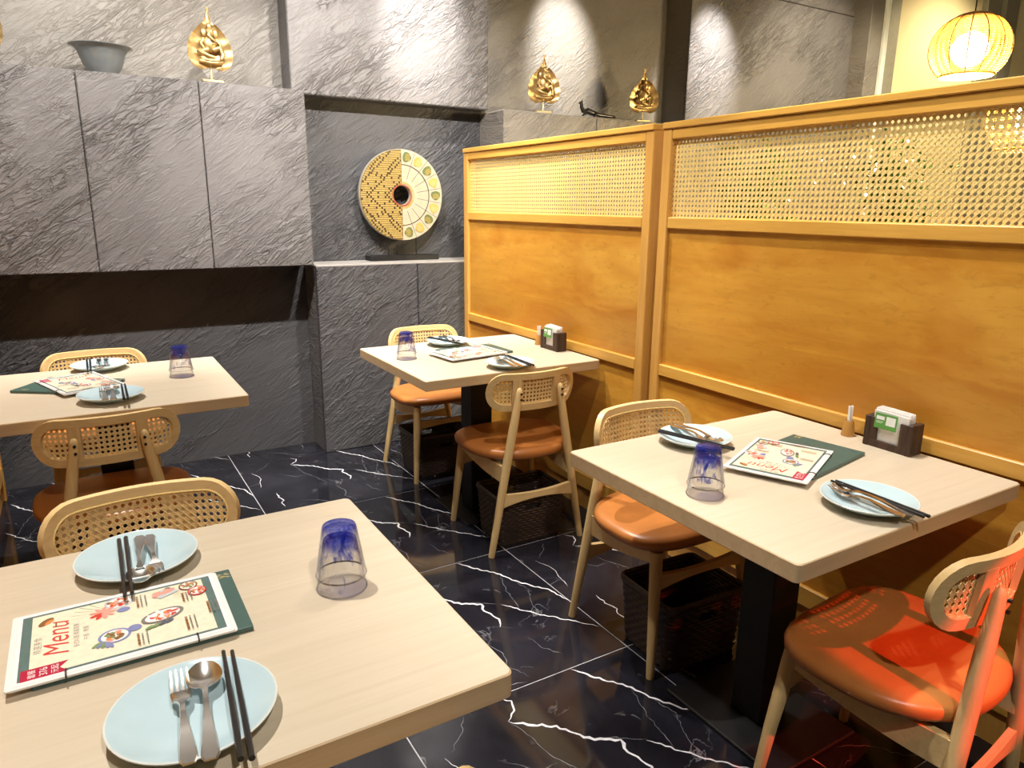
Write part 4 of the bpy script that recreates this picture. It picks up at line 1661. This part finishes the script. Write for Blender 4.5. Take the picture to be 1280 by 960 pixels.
# leafy plant with string lights behind the cane
pl = empty('potted_plant', (1.15, .80, 0), 0, 'leafy green plant behind the cane, standing between two other plants', 'plant', 'tall plants behind the cane partition')
MB().lathe([(0, 0), (.13, 0), (.17, .32), (.165, .33), (.15, .32), (.145, .28), (0, .28)], 28).build('pot', M['clay'], pl, True)
rnd = random.Random(11)
mb, ms = MB(), MB()
for k in range(9):
    b = 2 * PI * k / 9
    e = rnd.uniform(.06, .19)
    tip = (e * math.cos(b), e * math.sin(b), rnd.uniform(1.2, 1.6))
    ms.tube([(.03 * math.cos(b), .03 * math.sin(b), .28), (e * .4 * math.cos(b), e * .4 * math.sin(b), .9), tip], [.009, .007, .003], 6)
    for q in range(70):
        u = rnd.uniform(.55, 1.0)
        c = Vector((tip[0] * u, tip[1] * u, .28 + (tip[2] - .28) * u)) + Vector((rnd.uniform(-.08, .08), rnd.uniform(-.08, .08), rnd.uniform(-.06, .08)))
        d = Vector((rnd.uniform(-1, 1), rnd.uniform(-1, 1), rnd.uniform(-.3, .6))).normalized()
        sd = d.cross(Vector((0, 0, 1))).normalized() * .022
        L = rnd.uniform(.06, .11)
        mid = c + d * L * .5 + Vector((0, 0, .012))
        mb.add([c, mid + sd, c + d * L, mid - sd], [(0, 1, 2), (0, 2, 3)])
ms.build('stems', M['bark'], pl, True)
mb.build('foliage', M['leaf'], pl)['kind'] = 'stuff'
for q, (x, y, a, lb) in enumerate(((1.12, .02, 1.1, 'leafy green plant behind the cane, beside the lower rattan pendant'), (1.20, 1.58, 2.3, 'leafy green plant behind the cane, nearest the tall grey ledge'))):
    copy_tree(pl, None, (x, y, 0), a, lb)
sl = empty('string_lights', (.52, .60, 0), 0, 'string of small white lights between the cane partition and the plant', 'string lights')
pts = []
rnd = random.Random(8)
for k in range(15):
    u = k / 14
    pts.append((.03 * math.sin(k * 1.7), -.20 + .42 * u, 1.44 + .055 * math.sin(k * 2.1) + rnd.uniform(-.05, .05)))
for k in (0, -1):
    MB().tube([pts[k], (pts[k][0] - .25, pts[k][1], 1.54), (-.463, pts[k][1], 1.588)], .0012, 5).build('hanging_wire', M['black_metal'], sl, True)
MB().tube(pts, .0012, 5).build('wire', M['black_metal'], sl, True)
for p in pts:
    MB().ell((p[0], p[1], p[2] - .005), (.004, .004, .005), 8, 6).build('bulb', M['fairy'], sl, True)

# ------------------------------------------------------------------ ceiling spot fittings (the lamps that light the room, two added wall washers among them)
cans = {}
for i, (pos, tgt, watts, cone, blend, col, rad) in enumerate(SPOTS):
    r = empty('ceiling_spot', pos, 0, 'black ceiling spot lamp on a drop rod', 'lamp', 'black ceiling spot lamps')
    d = (Vector(tgt) - Vector(pos)).normalized()
    q = d.to_track_quat('-Z', 'Y').to_matrix()
    rad_ = .042
    mb = MB()
    mb.lathe([(rad_ - .006, .004), (rad_, .0), (rad_, .10), (rad_ * .8, .115), (0, .118), (0, .112), (rad_ - .006, .095)], 20, close=True)
    mb.v = [tuple(q @ Vector(v)) for v in mb.v]
    mb.build('can', M['black_metal'], r, True)
    top = q @ Vector((0, 0, .11))
    MB().tube([tuple(top), (top.x, top.y, CEIL - pos[2])], .008, 8).build('drop_rod', M['black_metal'], r, True)

# ------------------------------------------------------------------ working units to metres
for o in list(COL.objects):
    if o.parent is None and o.type in ('MESH', 'EMPTY'):
        o.location = o.location * SC
        o.scale = o.scale * SC
